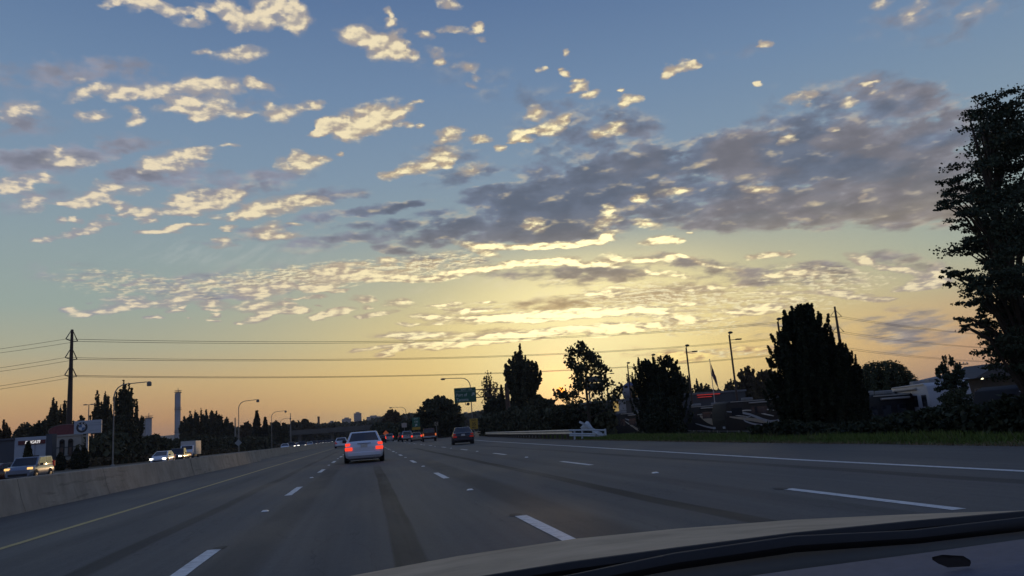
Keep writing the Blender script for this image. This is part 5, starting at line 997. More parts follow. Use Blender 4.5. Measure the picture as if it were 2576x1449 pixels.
def ball(g, n, c, r):
    d = g.normal(size=(n, 3)); d /= np.linalg.norm(d, axis=1)[:, None]; return c+d*(g.random(n)**.45)[:, None]*np.asarray(r)
def crown_points(kind, h, w, n, g):
    """leaf centres of a crown of height h and width w, foot at the origin"""
    P = []
    if kind == 'poplar':                       # a sheaf of upright plumes with separate tips
        k = int(min(64, max(16, 16+w*4))); per = max(18, n//k)
        for i in range(k):
            a = g.random()*2*math.pi; rr = w*.46*math.sqrt(g.random()) if i > 1 else w*.03
            top = h*(1.0-.34*(rr/(w*.5))**2-.13*g.random()*(i > 0)); bot = h*(.04+.50*g.random())
            m_ = int(per*(.5+g.random())); t = g.random(m_); z = bot+(top-bot)*t
            rad = w*(.040+.030*g.random())*np.sin(np.pi*np.clip(.10+.88*t, 0, 1))**.6*(1+.45*np.sin(t*31+i))
            th = g.random(m_)*2*math.pi; q = np.sqrt(g.random(m_))*rad; spread = .42+.58*np.clip(t*1.1, 0, 1)**.8; sw = .02*w*np.sin(t*5+i)
            P.append(np.stack([math.cos(a)*rr*spread+np.cos(th)*q+sw, math.sin(a)*rr*spread+np.sin(th)*q, z], 1))
    elif kind in ('broad', 'maple'):
        k = 70 if kind == 'broad' else 130; per = max(8, n//k)
        for i in range(k):
            d = g.normal(size=3); d /= np.linalg.norm(d); q = g.random()**.33
            ex = np.array([w*.42, w*.42, h*.40]); c = np.array([0, 0, h*.58])+d*q*ex
            if c[2] < h*.16: c[2] = h*(.16+.1*g.random())
            r = w*(.065+.065*g.random()) if kind == 'broad' else w*(.05+.045*g.random())
            P.append(ball(g, per, c, (r*1.25, r*1.25, r*.8)))
        if kind == 'broad':                    # twigs that stick out of the outline
            for i in range(46):
                d = g.normal(size=3); d[2] = abs(d[2])*.8; d /= np.linalg.norm(d); t = g.random(max(6, n//160)); c = np.array([0, 0, h*.58])
                P.append(c+d*np.array([w*.42, w*.42, h*.42])*(.85+.25*t)[:, None]+g.normal(size=(len(t), 3))*w*.012)
    elif kind in ('cypress', 'dome'):                    # dense irregular cone with many upright tongues and spires
        k = 430; per = max(10, n//k)
        tt, ww = [0, .10, .28, .48, .62, .75, .86, .94, 1.0], ([.86, .94, 1.0, .97, .86, .68, .43, .17, .04] if kind == 'cypress' else [.70, .88, 1.0, 1.0, .97, .88, .74, .55, .30])
        for i in range(k):
            t = g.random()**.9*.93; rad = w*.5*float(np.interp(t, tt, ww))*(.86+.28*g.random()); a = g.random()*2*math.pi
            rr = rad*math.sqrt(.12+.88*g.random()); ln = h*(.07+.13*g.random()**2); u = g.random(per)
            q = w*.042*(1-u)**.8*np.sqrt(g.random(per))+.01; th = g.random(per)*2*math.pi; out = 1+.16*u
            P.append(np.stack([math.cos(a)*rr*out+np.cos(th)*q, math.sin(a)*rr*out+np.sin(th)*q, np.minimum(h*t+u*ln*(1 if t < .6 else .7), h*1.0)], 1))
        for i in range(13):                    # spires of the broken top
            t = .62+.25*g.random(); rad = w*.5*float(np.interp(t, tt, ww))*.9; a = g.random()*2*math.pi; u = g.random(per*2); q = w*.055*(1-u)**.9*np.sqrt(g.random(len(u))); th = g.random(len(u))*2*math.pi
            P.append(np.stack([math.cos(a)*rad+np.cos(th)*q, math.sin(a)*rad+np.sin(th)*q, h*t+u*h*.15], 1))
        u = g.random(n//16 if kind == 'cypress' else 1); q = w*.12*(1-u)**.8*np.sqrt(g.random(len(u)))*(1+.4*np.sin(u*16)); th = g.random(len(u))*6.283; P.append(np.stack([np.cos(th)*q-w*.02, np.sin(th)*q, h*(.74+.26*u)], 1))
    elif kind == 'column':
        t = g.random(n); rad = w*.5*np.minimum(1, (1.02-t)*2.2)**.7*(.8+.2*np.minimum(1, t*6)); th = g.random(n)*2*math.pi; q = rad*np.sqrt(g.random(n))
        P.append(np.stack([np.cos(th)*q, np.sin(th)*q, h*t], 1))
    elif kind == 'fir':
        k = 17; per = n//(k*7)
        for i in range(k):
            z = h*(.10+.86*i/k); rad = w*.5*(1-i/k)**.85+.1
            for j in range(7):
                a = g.random()*2*math.pi; u = g.random(max(6, per)); q = rad*u*(.8+.3*g.random())
                P.append(np.stack([math.cos(a)*q+g.normal(size=len(u))*w*.02, math.sin(a)*q+g.normal(size=len(u))*w*.02, z-q*.28+.06*h*(1-u)*g.random(len(u))], 1))
        u = g.random(n//20); P.append(np.stack([g.normal(size=len(u))*.02*w, g.normal(size=len(u))*.02*w, h*(.90+.10*u)], 1))
    elif kind == 'willow':
        k = 170; per = max(10, n//k)
        for i in range(k):
            a = g.random()*2*math.pi; q = w*.5*math.sqrt(g.random()); z1 = h*(.52+.46*math.sqrt(max(0, 1-(q/(w*.52))**2.6)))*(.95+.06*g.random()); ln = (z1-h*.02)*(.55+.45*g.random())
            u = g.random(per); P.append(np.stack([math.cos(a)*q*(1+.05*u)+g.normal(size=per)*.10, math.sin(a)*q*(1+.05*u)+g.normal(size=per)*.10, z1-u*ln], 1))
    elif kind == 'bush':
        k = 26; per = max(8, n//k)
        for i in range(k):
            a = g.random()*2*math.pi; q = w*.40*math.sqrt(g.random()); hh = h*(1-.45*(q/(w*.4))**2)*(.75+.3*g.random())
            r = w*.13; u = g.random(per); c = np.array([math.cos(a)*q, math.sin(a)*q, 0]); pts = ball(g, per, np.zeros(3), (r, r, 1)); pts[:, 2] = hh*u**.8; P.append(pts*np.array([1, 1, 1])+c)
    return np.concatenate(P)

def limbs(q, h, w, kind, g):
    r = max(.05, h*.020)
    if kind in ('cypress', 'column', 'bush', 'dome'):
        q.tube([(0, 0, -.3), (0, 0, h*.4), (0, 0, h*.82)], [r*1.5, r, r*.2], 7); return
    q.tube([(0, 0, -.3), (.02*w, 0, h*.25), (-.01*w, .01*w, h*.55), (0, 0, h*.93)], [r*1.35, r, r*.6, r*.12], 7)
    for i in range(9 if kind != 'poplar' else 11):
        a = i*2.4+g.random()*.6; z = h*(.16+.055*i); ln = w*(.42 if kind != 'poplar' else .24)*(1-.5*i/11); up = (.9 if kind == 'poplar' else .45)*ln*(2.2 if kind == 'poplar' else 1)
        if kind == 'fir': up = -.25*ln
        q.tube([(0, 0, z), (math.cos(a)*ln*.55, math.sin(a)*ln*.55, z+up*.45), (math.cos(a)*ln, math.sin(a)*ln, z+up)], [r*.5, r*.3, r*.08], 5)
def tree(name, label, kind, loc, h, w, n, leaf, size, group, seed, core=True, cat='tree'):
    g = np.random.default_rng(seed); t = thing(name, label, cat, loc, g.random()*6.28*0, group)
    part('trunk', bark, t, lambda q: limbs(q, h, w, kind, g))
    pts = crown_points(kind, h, w, n, g); sz = size*(.6+.8*g.random(len(pts)))
    if core and kind != 'poplar':              # larger leaves deep inside close the crown
        cen = pts.mean(0); k = pts[g.integers(0, len(pts), n//5)]; k = np.stack([(k[:, 0]-cen[0])*.60+cen[0], (k[:, 1]-cen[1])*.60+cen[1], k[:, 2]*.86], 1)
        pts = np.concatenate([pts, k]); sz = np.concatenate([sz, np.full(len(k), size*(3.0 if kind == 'broad' else 2.1))])
    link('crown', leaf_mesh('crown', pts, None, sz, LEAF[leaf], seed=seed+1), t)
    return t
def tr(name, label, kind, px, topy, wpx, Y, n, leaf, group, seed, z0=0.0, lf=1.0, core=True, dx=0.0, cat='tree'):
    """a tree standing at azimuth px and distance Y, as tall and wide as it looks from the road"""
    x, y = spot(px, Y); top = at(px, topy, Y).z; w = (at(px+wpx/2, 1000, Y).x-at(px-wpx/2, 1000, Y).x)*(1.35 if kind == 'poplar' else 1.10 if kind == 'broad' else .93 if kind == 'cypress' else 1)
    size = max(.07, Y*.0019)*lf; n = int(n*(1.15 if kind == 'poplar' else 1.9))
    return tree(name, label, kind, (x+dx, y, z0), top-z0, w, n, leaf, size, group, seed, core, cat)

LG = 'trees behind the shops on the left'
tr('poplar_tree', 'loose poplar just left of the tall left power pole', 'poplar', 131, 1001, 34, 172, 3600, 'poplar', LG, 11)
tr('poplar_tree', 'narrow poplar directly behind the tall left power pole', 'poplar', 157, 1003, 26, 174, 2600, 'poplar', LG, 12)
tr('poplar_tree', 'thin-topped poplar left of the dense dark poplar, above the roundel sign', 'poplar', 240, 982, 26, 152, 3000, 'poplar', LG, 13)
tr('poplar_tree', 'poplar with two thin tips beside the slim twin-head lamp', 'poplar', 263, 985, 30, 156, 3200, 'poplar', LG, 14)
tr('poplar_tree', 'dense dark poplar, tallest left of the road, behind the plain street lamp', 'poplar', 311, 957, 54, 148, 8500, 'dark', LG, 15)
tr('poplar_tree', 'short poplar leaning out at the right foot of the dense dark poplar', 'poplar', 343, 1032, 36, 158, 3000, 'dark', LG, 16)
tr('broadleaf_tree', 'low broad dark tree under the roundel sign and poplars', 'broad', 300, 1046, 88, 140, 5000, 'dark', LG, 17)
tr('broadleaf_tree', 'round tree peeping over the roof of the motorcycle shop', 'broad', 104, 1058, 62, 180, 3600, 'dark', LG, 18)
tr('broadleaf_tree', 'paler rounded tree farther left over the shop roof', 'broad', 60, 1068, 60, 200, 2600, 'poplar', LG, 19)
tr('poplar_tree', 'reddish feathery tree at the left edge of the photo', 'poplar', 5, 1055, 32, 160, 2400, 'autumn', LG, 20)
tr('broadleaf_tree', 'dark tree filling the gap between power pole and roundel sign', 'broad', 196, 1050, 46, 168, 2400, 'dark', LG, 21)
CG = 'columnar cypresses before the shops'
tr('columnar_cypress', 'slim columnar cypress before the white shop front', 'column', 69, 1112, 20, 112, 2400, 'cypress', CG, 22)
tr('columnar_cypress', 'short cone-shaped cypress before the beige building', 'column', 152, 1140, 23, 106, 2400, 'cypress', CG, 23)
tr('columnar_cypress', 'cone cypress left of the roundel sign post', 'column', 193, 1128, 26, 106, 2400, 'cypress', CG, 24)
tr('columnar_cypress', 'dark cypress standing at the roundel sign post', 'column', 211, 1126, 24, 109, 2400, 'cypress', CG, 25)
MG = 'poplar row right of the pale tower'
for i, (px, ty, w, lab) in enumerate(((463, 1047, 20, 'short poplar at the foot of the pale tower'), (478, 1033, 17, 'slim poplar just right of the pale tower'), (492, 1031, 17, 'pointed poplar third from the pale tower'), (505, 1027, 19, 'tallest poplar of the row right of the pale tower'),
        (519, 1031, 19, 'poplar right of the tallest of its row'), (533, 1031, 18, 'poplar with a split tip in the middle of the row'), (546, 1032, 18, 'poplar second from the gap in the row'), (558, 1042, 18, 'lower poplar bordering the gap in the row'), (571, 1048, 18, 'pale-stemmed poplar right of the gap'), (584, 1062, 14, 'smallest poplar at the right end of the row'))):
    tr('poplar_tree', lab, 'poplar', px, ty, w*1.15, 255+3*i, 2000, 'dark', MG, 30+i)
tr('fir_tree', 'pointed dark fir right of the curved lamp with the diamond sign', 'fir', 647, 1034, 42, 300, 3600, 'cypress', 'firs by the curved lamp', 45)
tr('fir_tree', 'lower fir at the right shoulder of the pointed fir', 'fir', 668, 1050, 26, 305, 2200, 'cypress', 'firs by the curved lamp', 46)
tr('broadleaf_tree', 'round dark tree behind the street lamp right of the fir', 'broad', 692, 1060, 34, 300, 2000, 'dark', 'far trees left of the overpass', 47)
tr('broadleaf_tree', 'bushy tree right of the farthest left street lamp', 'broad', 714, 1067, 26, 290, 1600, 'dark', 'far trees left of the overpass', 48)
tr('broadleaf_tree', 'thin pale tree between two lamp poles left of the fir', 'broad', 620, 1062, 30, 320, 1200, 'autumn', 'far trees left of the overpass', 49)
for i, (px, ty, w, lab) in enumerate(((752, 1057, 20, 'far dark tree with a double tip beyond the bare pole'), (768, 1053, 18, 'far pointed tree left of the brick chimney'), (784, 1062, 22, 'far round tree under the brick chimney'), (738, 1060, 16, 'far slim tree at the bare pole'), (812, 1066, 24, 'low far tree right of the brick chimney'), (838, 1068, 26, 'low far tree under the small stepped building'))):
    tr('far_tree', lab, 'broad' if i % 2 else 'poplar', px, ty, w*1.2, 445+7*i, 1300, 'dark', 'far trees before the hill', 50+i)
CT = 'trees around the exit'
tr('broadleaf_tree', 'round-crowned tree under the left-facing far street lamp', 'broad', 988, 1033, 50, 262, 3600, 'autumn', CT, 60)
tr('broadleaf_tree', 'low dark tree filling in left of the broad feathery tree', 'broad', 1030, 1058, 60, 245, 3200, 'dark', CT, 61)
tr('broadleaf_tree', 'low tree on the left of the round-crowned one above the overpass', 'broad', 955, 1064, 44, 290, 2200, 'dark', CT, 62)
tr('broadleaf_tree', 'broad feathery tree left of the green exit sign', 'broad', 1108, 1001, 112, 168, 9000, 'dark', CT, 63)
tr('poplar_tree', 'loose slender poplar behind the sign truss', 'poplar', 1238, 930, 42, 188, 1500, 'autumn', CT, 64, core=False, lf=.9)
tr('poplar_tree', 'tall dense poplar right of the sign gantry post', 'poplar', 1322, 864, 84, 122, 34000, 'dark', CT, 65, lf=.9)
tr('pointed_tree', 'small pointed tree at the gantry post top', 'fir', 1268, 968, 22, 130, 1500, 'dark', CT, 66)
tr('broadleaf_tree', 'big dark bushy tree at the gantry post foot', 'broad', 1262, 998, 84, 140, 7000, 'dark', CT, 67)
tr('broadleaf_tree', 'dark rounded tree to the right foot of the tall poplar', 'broad', 1364, 996, 74, 112, 7000, 'dark', CT, 68)
tr('broadleaf_tree', 'dark bushy tree under the sparse-leaved tree', 'broad', 1430, 1020, 96, 72, 9000, 'dark', CT, 69, z0=-.6)
tr('broadleaf_tree', 'low dark tree under the pylon sign', 'broad', 1502, 1016, 74, 70, 6500, 'dark', CT, 70, z0=-.8)
# sparse-leaved tree: limbs show, leaves stand singly
def sparse(px, topy, wpx, Y, z0, label, seed):
    g = np.random.default_rng(seed); x, y = spot(px, Y); h = at(px, topy, Y).z-z0; w = at(px+wpx/2, 1000, Y).x-at(px-wpx/2, 1000, Y).x
    t = thing('sparse_tree', label, 'tree', (x, y, z0), 0, CT); tips = []; q = MB()
    def grow(p, d, ln, r, lv):
        e = p+d*ln; m_ = (p+e)/2+Vector(g.normal(size=3)*ln*.05); q.tube([p, m_, e], [r, r*.8, r*.55], 5, False)
        if lv >= 2:
            for f in np.linspace(.15, 1, 7): tips.append(p.lerp(e, f))
        if lv == 4: return
        for k in range(3 if lv < 3 else 3):
            nd = (d+Vector(g.normal(size=3))*.55+Vector((0, 0, .16))).normalized(); grow(p.lerp(e, .55+.45*g.random()), nd, ln*(.62+.16*g.random()), r*.52, lv+1)
    q.tube([(0, 0, -.3), (.1, 0, h*.30), (.1, .1, h*.62), (.25, 0, h*.86)], [.17, .13, .09, .03], 7, False)
    for i in range(13):
        a = i*2.4; z = h*(.28+.048*i); el = .35+.5*i/13
        grow(Vector((.1, 0, z)), Vector((math.cos(a)*math.cos(el), math.sin(a)*math.cos(el), math.sin(el))), w*(.25+.16*max(0, 1-i/6))*(1-.35*i/13), .06, 1)
    q.build('trunk', bark, t)
    T = np.array(tips); T = T[g.integers(0, len(T), 2700)]+g.normal(size=(2700, 3))*.16; T = T[T[:, 2] > h*.2]
    link('crown', leaf_mesh('crown', T, None, .24*(.6+.7*g.random(len(T))), LEAF['dark'], seed=seed, elong=1.2), t)
sparse(1480, 880, 150, 62, -.8, 'sparse-leaved tree with bare twigs through which the sun shows', 71)
RG = 'trees on the dealer lot side'
tr('bushy_tree', 'big bushy dark tree between two lot light poles', 'dome', 1664, 898, 124, 58, 17000, 'cypress', RG, 80, z0=-1.2, lf=.9)
tr('bushy_tree', 'wide lower skirt of dark shrub under the big bushy tree', 'bush', 1662, 985, 128, 56, 7000, 'cypress', RG, 81, z0=-1.2, cat='shrub')
for i, (px, ty, w, lab) in enumerate(((1708, 924, 18, 'thin poplar touching the right of the bushy tree'), (1724, 921, 18, 'tallest thin poplar right of the bushy tree'), (1741, 945, 14, 'short thin poplar left of the flag light pole'), (1762, 952, 15, 'poplar just right of the flag light pole'), (1590, 940, 22, 'thin poplar behind the painted globe'), (1602, 935, 20, 'feathery poplar right of the painted globe'))):
    tr('poplar_tree', lab, 'poplar', px, ty, w*1.2, 150+3*i, 1800, 'dark', RG, 82+i, z0=LOT)
tr('broadleaf_tree', 'small round tree left of the limp flag', 'broad', 1779, 966, 46, 140, 2400, 'dark', RG, 90, z0=LOT)
tr('broadleaf_tree', 'small dark round tree hidden behind the flag', 'broad', 1808, 980, 36, 146, 1600, 'dark', RG, 91, z0=LOT)
tr('broadleaf_tree', 'airy pale tree left of the tallest lot light', 'broad', 1851, 957, 46, 150, 2200, 'autumn', RG, 92, z0=LOT, core=False)
tr('broadleaf_tree', 'tall round airy tree just right of the tallest lot light', 'broad', 1893, 925, 62, 150, 4200, 'autumn', RG, 93, z0=LOT)
tr('broadleaf_tree', 'round tree touching the big conifer on its left', 'broad', 1942, 931, 76, 140, 4600, 'autumn', RG, 94, z0=LOT)
tr('conifer_tree', 'big pointed dark conifer, the largest tree left of the right power pole', 'cypress', 2046, 768, 188, 28, 42000, 'cypress', RG, 95, z0=-.9, lf=.95)
tr('conifer_tree', 'smaller dark conifer in front of the right power pole', 'cypress', 2138, 868, 82, 31, 14000, 'cypress', RG, 96, z0=-.9)
tr('willow_tree', 'broad weeping willow right of the small conifer', 'willow', 2228, 902, 140, 62, 15000, 'willow', RG, 97, z0=LOT)
tr('young_tree', 'young thin-leaved tree beside the white-fronted motorhome', 'broad', 2398, 899, 62, 40, 3000, 'maple', RG, 98, z0=-1.2, core=False, lf=1.25)
tr('bushy_tree', 'low bushy shrub under the young thin-leaved tree', 'bush', 2408, 958, 92, 39, 4000, 'willow', RG, 99, z0=-1.2, cat='shrub')
for i, (px, ty, lab) in enumerate(((2498, 925, 'tiny fir on the skyline above the hipped roof'), (2532, 915, 'second tiny fir on the skyline nearer the big maple'), (2455, 935, 'tiny fir right of the small utility pole'))):
    tr('fir_tree', lab, 'fir', px, ty, 16, 170, 700, 'cypress', 'tiny skyline firs', 100+i, z0=LOT)
# the big maple at the right edge: its crown is irregular, so it is built from boughs
g = np.random.default_rng(120); Yt = 24.0; x, y = spot(2600, Yt); t = thing('maple_tree', 'huge dark-leaved tree filling the right edge of the photo', 'tree', (x, y, -.9), 0, RG)
B0 = Vector((x, y, -.9)); pts = []; q = MB()
hm = at(2535, 262, Yt).z+.9
q.tube([(0, 0, -.3), (.1, 0, hm*.3), (0, .1, hm*.6), (-.5, 0, hm*.95)], [.34, .27, .16, .03], 9)
rowsb = [(2505, 285, 95), (2540, 275, 80), (2470, 345, 100), (2540, 355, 120), (2440, 405, 90), (2520, 420, 130), (2415, 455, 80), (2480, 470, 120), (2560, 470, 120), (2400, 500, 60), (2375, 515, 40), (2450, 530, 110), (2540, 545, 130), (2410, 560, 70), (2480, 590, 100), (2560, 620, 120), (2440, 625, 60), (2500, 650, 90), (2430, 690, 66), (2392, 690, 34), (2475, 715, 80), (2550, 710, 110), (2460, 755, 60), (2520, 775, 90), (2440, 800, 44), (2580, 800, 110), (2480, 830, 60), (2540, 850, 80), (2505, 885, 50), (2560, 905, 70), (2600, 560, 160), (2620, 420, 160), (2640, 700, 160), (2600, 880, 110), (2585, 330, 120), (2455, 490, 70), (2428, 822, 24), (2610, 930, 90)]
for px, py, r in rowsb:
    for k in range(3):
        yo = Yt+g.normal()*1.3; c = at(px+g.normal()*r*.18, py+g.normal()*r*.12, yo)-B0; rad = r/1910*Yt*(.50 if px < 2530 else .64)
        q.tube([(0, 0, max(1.0, c.z-1.5-abs(c.x)*.5)), ((c.x*.6), c.y*.6, c.z-.5), tuple(c)], [.07, .045, .012], 5, False)
        m_ = int(560*(r/80)**1.5)+60
        for s_ in range(9):
            if px < 2530 and s_ % 3 == 2 or px < 2480 and s_ % 3 or s_ == 8: continue
            cc = np.array(c)+g.normal(size=3)*np.array([rad*.55, rad*.55, rad*.34]); k2 = m_//9
            pts.append(cc+g.normal(size=(k2, 3))*np.array([rad*.27, rad*.27, rad*.08]))
q.build('trunk', bark, t)
pts = np.concatenate(pts); link('crown', leaf_mesh('crown', pts, None, .080*(.6+.8*g.random(len(pts))), LEAF['maple'], seed=121, elong=1.3), t)

# ------------------------------------------------------------------ undergrowth, hedges and grass that nobody could count
def mass(name, label, path, hfun, depth, n, leaf, size, seed):
    g = np.random.default_rng(seed); P = np.array(path, float); seg = np.linalg.norm(np.diff(P[:, :2], axis=0), axis=1); cum = np.concatenate([[0], np.cumsum(seg)])
    s = g.random(n)*cum[-1]; X_ = np.interp(s, cum, P[:, 0]); Y_ = np.interp(s, cum, P[:, 1]); Z_ = np.interp(s, cum, P[:, 2]); d = (g.random(n)-.3)*depth
    X2 = X_+g.normal(size=n)*.2; Y2 = Y_+d; H = np.array([hfun(a, b_) for a, b_ in zip(X2, Y2)])*(1-.5*np.abs(d/depth-.2)**2)
    z = Z_+H*g.random(n)**.75
    o = link(name, leaf_mesh(name, np.stack([X2, Y2, z], 1), None, size*(.6+.9*g.random(n)), LEAF[leaf], seed=seed), None, label, kind='stuff'); return o
def nh(f, lo, hi, sd=0): return lambda a, b_: lo+(hi-lo)*(.5+.5*mnoise.noise((a*f, b_*f*.7, sd)))*1.0+.25*(hi-lo)*mnoise.noise((a*f*4, b_*f*4, sd+5))
mass('undergrowth', 'dark scrub on the bank beyond the oncoming lanes', [tuple(base(p_, Y_)) for p_, Y_ in ((225, 128), (300, 132), (360, 150), (430, 175), (520, 210), (600, 240), (680, 270))], nh(.08, 2.0, 5.6, 1), 16, 26000, 'dark', .75, 201)
mass('undergrowth', 'low dry scrub along the far shoulder of the oncoming lanes', [(-40, 60, 0), (-39, 100, 0), (-38, 150, 0), (-37, 220, 0), (-34, 330, 0)], nh(.15, .4, 1.6, 2), 10, 9000, 'autumn', .35, 202)
mass('treeline', 'dark far wood along the foot of the hill behind the overpass', [tuple(base(p_, 640)) for p_ in (560, 640, 720, 800, 880, 960, 1040, 1120, 1180, 1240)], nh(.016, 9, 21, 3), 40, 30000, 'dark', 2.2, 203)
mass('undergrowth', 'dark scrub under the overpass and along the far exit', [tuple(base(p_, Y_)) for p_, Y_ in ((940, 300), (985, 240), (1030, 215), (1075, 195), (1120, 180), (1165, 170))], nh(.1, 2.5, 6.5, 4), 12, 12000, 'dark', .8, 204)
mass('undergrowth', 'dark hedge mass behind the guardrail', [tuple(base(p_, Y_, z_)) for p_, Y_, z_ in ((1218, 132, 0), (1270, 122, 0), (1330, 104, -.2), (1390, 84, -.4), (1450, 74, -.7), (1530, 68, -1.0))], nh(.16, 2.3, 4.7, 5), 7, 34000, 'dark', .36, 205)
mass('undergrowth', 'low weeds along the lot fence', [tuple(base(p_, Y_, z_)) for p_, Y_, z_ in ((1530, 58, -.9), (1640, 50, -.9), (1760, 46, -.95), (1880, 42, -1.0), (2000, 36, -1.0))], nh(.5, .35, 1.15, 6), 5, 16000, 'dark', .16, 206)
mass('undergrowth', 'thick dark hedge on the bank at the right, below the motorhomes', [tuple(base(p_, Y_, z_)) for p_, Y_, z_ in ((1985, 27, -.5), (2080, 24.5, -.5), (2180, 23, -.55), (2300, 20.5, -.65), (2420, 18.5, -.35), (2560, 16.5, -.08), (2700, 15, -.2))], nh(.5, .65, 1.3, 7), 4.5, 60000, 'cypress', .105, 207)
# grass on the verge: blades
g = np.random.default_rng(300); n = 60000
Yv = 10+58*g.random(n)**1.3; Xv = np.interp(Yv, [0, 30, 50, 72, 110], [13.5, 13.5, 14.1, 15.4, 18.6])+3.6*g.random(n)**1.2
hgt = (.07+.20*g.random(n))*(.7+.6*np.array([mnoise.noise((a*.6, b_*.25, 2)) for a, b_ in zip(Xv, Yv)])); hgt = np.maximum(hgt, .05)*np.clip((Xv-13.2)*.9, .45, 1.2)
Zv = ground_z(Xv, Yv)-.03; th = g.random(n)*math.pi; wv = .012+.00045*Yv; lean = g.normal(size=(n, 2))*.07
V = np.empty((n, 3, 3)); V[:, 0] = np.stack([Xv-np.cos(th)*wv, Yv-np.sin(th)*wv, Zv], 1); V[:, 1] = np.stack([Xv+np.cos(th)*wv, Yv+np.sin(th)*wv, Zv], 1); V[:, 2] = np.stack([Xv+lean[:, 0], Yv+lean[:, 1], Zv+hgt], 1)
me = bpy.data.meshes.new('grass'); me.vertices.add(3*n); me.vertices.foreach_set('co', V.ravel().astype(np.float32)); me.loops.add(3*n); me.loops.foreach_set('vertex_index', np.arange(3*n, dtype=np.int32)); me.polygons.add(n); me.polygons.foreach_set('loop_start', np.arange(0, 3*n, 3, dtype=np.int32)); me.polygons.foreach_set('loop_total', np.full(n, 3, np.int32)); me.update(calc_edges=True)
me.materials.append(leafmat('grass_blade', (.055, .095, .016), (.13, .17, .040))); link('grass', me, None, 'short green grass on the verge beyond the shoulder', kind='stuff')

def blades(name, label, n, X_, Y_, lo, hi, leaf, seed, wk=1.0):
    g = np.random.default_rng(seed); Z_ = ground_z(X_, Y_)-.03; th = g.random(n)*math.pi; wv = (.010+.0004*Y_)*wk; ln = g.normal(size=(n, 2))*hi*.4; hh = lo+(hi-lo)*g.random(n)**2
    V = np.empty((n, 3, 3)); V[:, 0] = np.stack([X_-np.cos(th)*wv, Y_-np.sin(th)*wv, Z_], 1); V[:, 1] = np.stack([X_+np.cos(th)*wv, Y_+np.sin(th)*wv, Z_], 1); V[:, 2] = np.stack([X_+ln[:, 0], Y_+ln[:, 1], Z_+hh], 1)
    me = bpy.data.meshes.new(name); me.vertices.add(3*n); me.vertices.foreach_set('co', V.ravel().astype(np.float32)); me.loops.add(3*n); me.loops.foreach_set('vertex_index', np.arange(3*n, dtype=np.int32)); me.polygons.add(n); me.polygons.foreach_set('loop_start', np.arange(0, 3*n, 3, dtype=np.int32)); me.polygons.foreach_set('loop_total', np.full(n, 3, np.int32)); me.update(calc_edges=True)
    me.materials.append(leaf); link(name, me, None, label, kind='stuff')
g = np.random.default_rng(310); n = 15000; Yd = 10+90*g.random(n)**1.4; Xd = np.interp(Yd, [0, 30, 50, 72, 110], [13.15, 13.2, 13.7, 14.9, 18.0])+.75*g.random(n)**1.3+.25*np.array([mnoise.noise((b_*.3, 0, 1)) for b_ in Yd])
blades('dry_grass', 'dry tan grass fringe between the gravel shoulder and the green verge', n, Xd, Yd, .02, .10, leafmat('dry_grass_blade', (.11, .085, .045), (.24, .19, .11)), 311)
g = np.random.default_rng(320); n = 5000; Yw = 12+60*g.random(n); Xw = np.interp(Yw, [0, 30, 50, 72, 110], [13.9, 13.9, 14.4, 15.8, 19])+3.2*g.random(n); kp = np.array([mnoise.noise((a*.5, b_*.5, 8)) for a, b_ in zip(Xw, Yw)]) > .12; Xw, Yw = Xw[kp], Yw[kp]
blades('weeds', 'taller weeds dotted over the green verge', len(Xw), Xw, Yw, .10, .34, leafmat('weed_blade', (.045, .05, .018), (.14, .13, .06)), 321, 1.4)

# ================================================================== the car the photograph is taken from: hood, cowl and dashboard
oc_ = thing('own_car', 'dull tan car hood with black cowl and dark dashboard along the bottom edge', 'car', (0, 0, 0))
HX = [700, 880, 1150, 1440, 1700, 2000, 2300, 2576, 2850, 3100]
top_y = [1490, 1449, 1399, 1356, 1330, 1307, 1293, 1284, 1278, 1274]; low_y = [1565, 1517, 1464, 1418, 1383, 1346, 1318, 1297, 1283, 1276]
def row(ys_, Yf, dz=0.0):
    out = []
    for px, py in zip(HX, ys_):
        d = ray(px, py); k = Yf/d.dot(Vector((math.sin(YAW), math.cos(YAW), 0))); p = CAMP+d*k; p.z += dz; out.append(p)
    return out
mid_y = [a+(b_-a)*.45 for a, b_ in zip(top_y, low_y)]; up_y = [a+(b_-a)*.12 for a, b_ in zip(top_y, low_y)]
hood = MB(); hood.grid([row(low_y, 1.32, -.03), row(low_y, 1.32), row(mid_y, 1.62), row(up_y, 1.90), row(top_y, 2.02), row(top_y, 2.25, -.05), row(top_y, 2.5, -.18), row(top_y, 2.62, -.42)])
hood.build('hood', mat('dusty_tan_paint', (.46, .355, .235), .8, .0, var=.22, scale=5, spec=.25, bump=.2), oc_, 80)
c_hi = [y_+2 for y_ in low_y]
dash_y = [1640, 1600, 1562, 1510, 1475, 1433, 1394, 1356, 1326, 1300]
dmid = [a+(b_-a)*.4 for a, b_ in zip(low_y, dash_y)]
cowl = MB(); cowl.grid([row(c_hi, 1.315, -.012), row(dmid, 1.16, -.02), row(dash_y, 1.02, -.015), row(dash_y, 1.00, -.05)])
cowl.build('cowl', mat('cowl_black', (.010, .010, .011), .7, var=.3, scale=9), oc_, 80)
lip = MB(); l_y = [a+(b_-a)*.18 for a, b_ in zip(low_y, dash_y)]
lip.tube([p+Vector((0, 0, .004)) for p in row(l_y, 1.25)], .010, 6); lip.build('cowl_seal', M_rubber, oc_, 60)
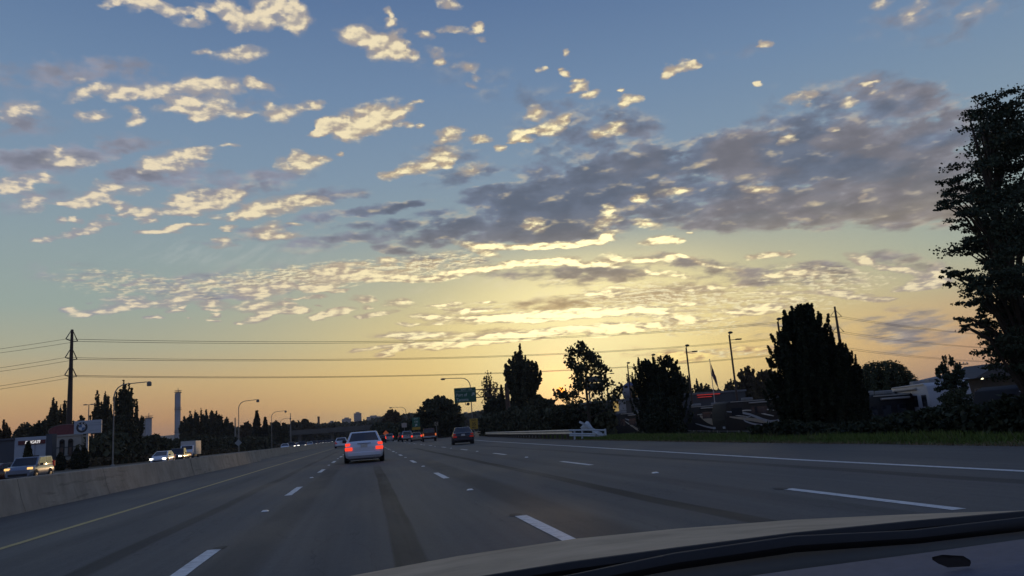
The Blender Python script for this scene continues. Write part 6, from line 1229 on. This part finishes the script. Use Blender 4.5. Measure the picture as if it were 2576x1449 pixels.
wp = MB(); w_y = [a+(b_-a)*.62 for a, b_ in zip(low_y, dash_y)]
wr_ = row(w_y, 1.12); wp.tube([p+Vector((0, 0, .012+.006*math.sin(i*1.7))) for i, p in enumerate(wr_)][1:-1], [.006, .008, .010, .012, .012, .010, .010, .008], 6); wp.build('wiper_blade', M_rubber, oc_, 60)
d_lo = [y_+190 for y_ in dash_y]; d_m = [y_+80 for y_ in dash_y]
db = MB(); db.grid([row(dash_y, .96, -.02), row(dash_y, .95), row(d_m, .84), row(d_lo, .74), row(d_lo, .72, -.06)])
db.build('dashboard', mat('dashboard_grey', (.105, .105, .135), .75, var=.12, scale=60, bump=.15), oc_, 80)
# dark pass lying on the dashboard
mk = MB(); cs = [at(px, py, 1.0) for px, py in ((2348, 1410), (2375, 1405), (2440, 1418), (2442, 1425), (2380, 1430), (2362, 1420))]
def on_dash(px, py, lift): 
    d = ray(px, py); k = .875/d.dot(Vector((math.sin(YAW), math.cos(YAW), 0))); p = CAMP+d*k; p.z += lift; return p
loop = [(2346, 1411), (2372, 1405), (2425, 1408), (2443, 1419), (2440, 1427), (2385, 1430), (2362, 1421)]
n = len(loop); mk.add([on_dash(a, b_, .004) for a, b_ in loop]+[on_dash(a, b_, .001) for a, b_ in loop], [tuple(reversed(range(n)))]+[(i, (i+1) % n, (i+1) % n+n, i+n) for i in range(n)])
mk.build('dark_card', mat('card_black', (.008, .008, .010), .6), None, label='small dark card lying on the dashboard in the lower right corner', cat='card')

# ================================================================== evening haze
hz = MB(); hz.box((0, 0, 62), (8600, 8600, 130))
hm_ = bpy.data.materials.new('haze'); hm_.use_nodes = True; nt = hm_.node_tree; nt.nodes.clear()
pv = nt.nodes.new('ShaderNodeVolumePrincipled'); pv.inputs['Color'].default_value = (.86, .85, .90, 1); pv.inputs['Density'].default_value = .00013; pv.inputs['Anisotropy'].default_value = .2
mo = nt.nodes.new('ShaderNodeOutputMaterial'); nt.links.new(pv.outputs[0], mo.inputs['Volume'])
hz.build('haze', hm_, kind='stuff', label='thin evening haze')
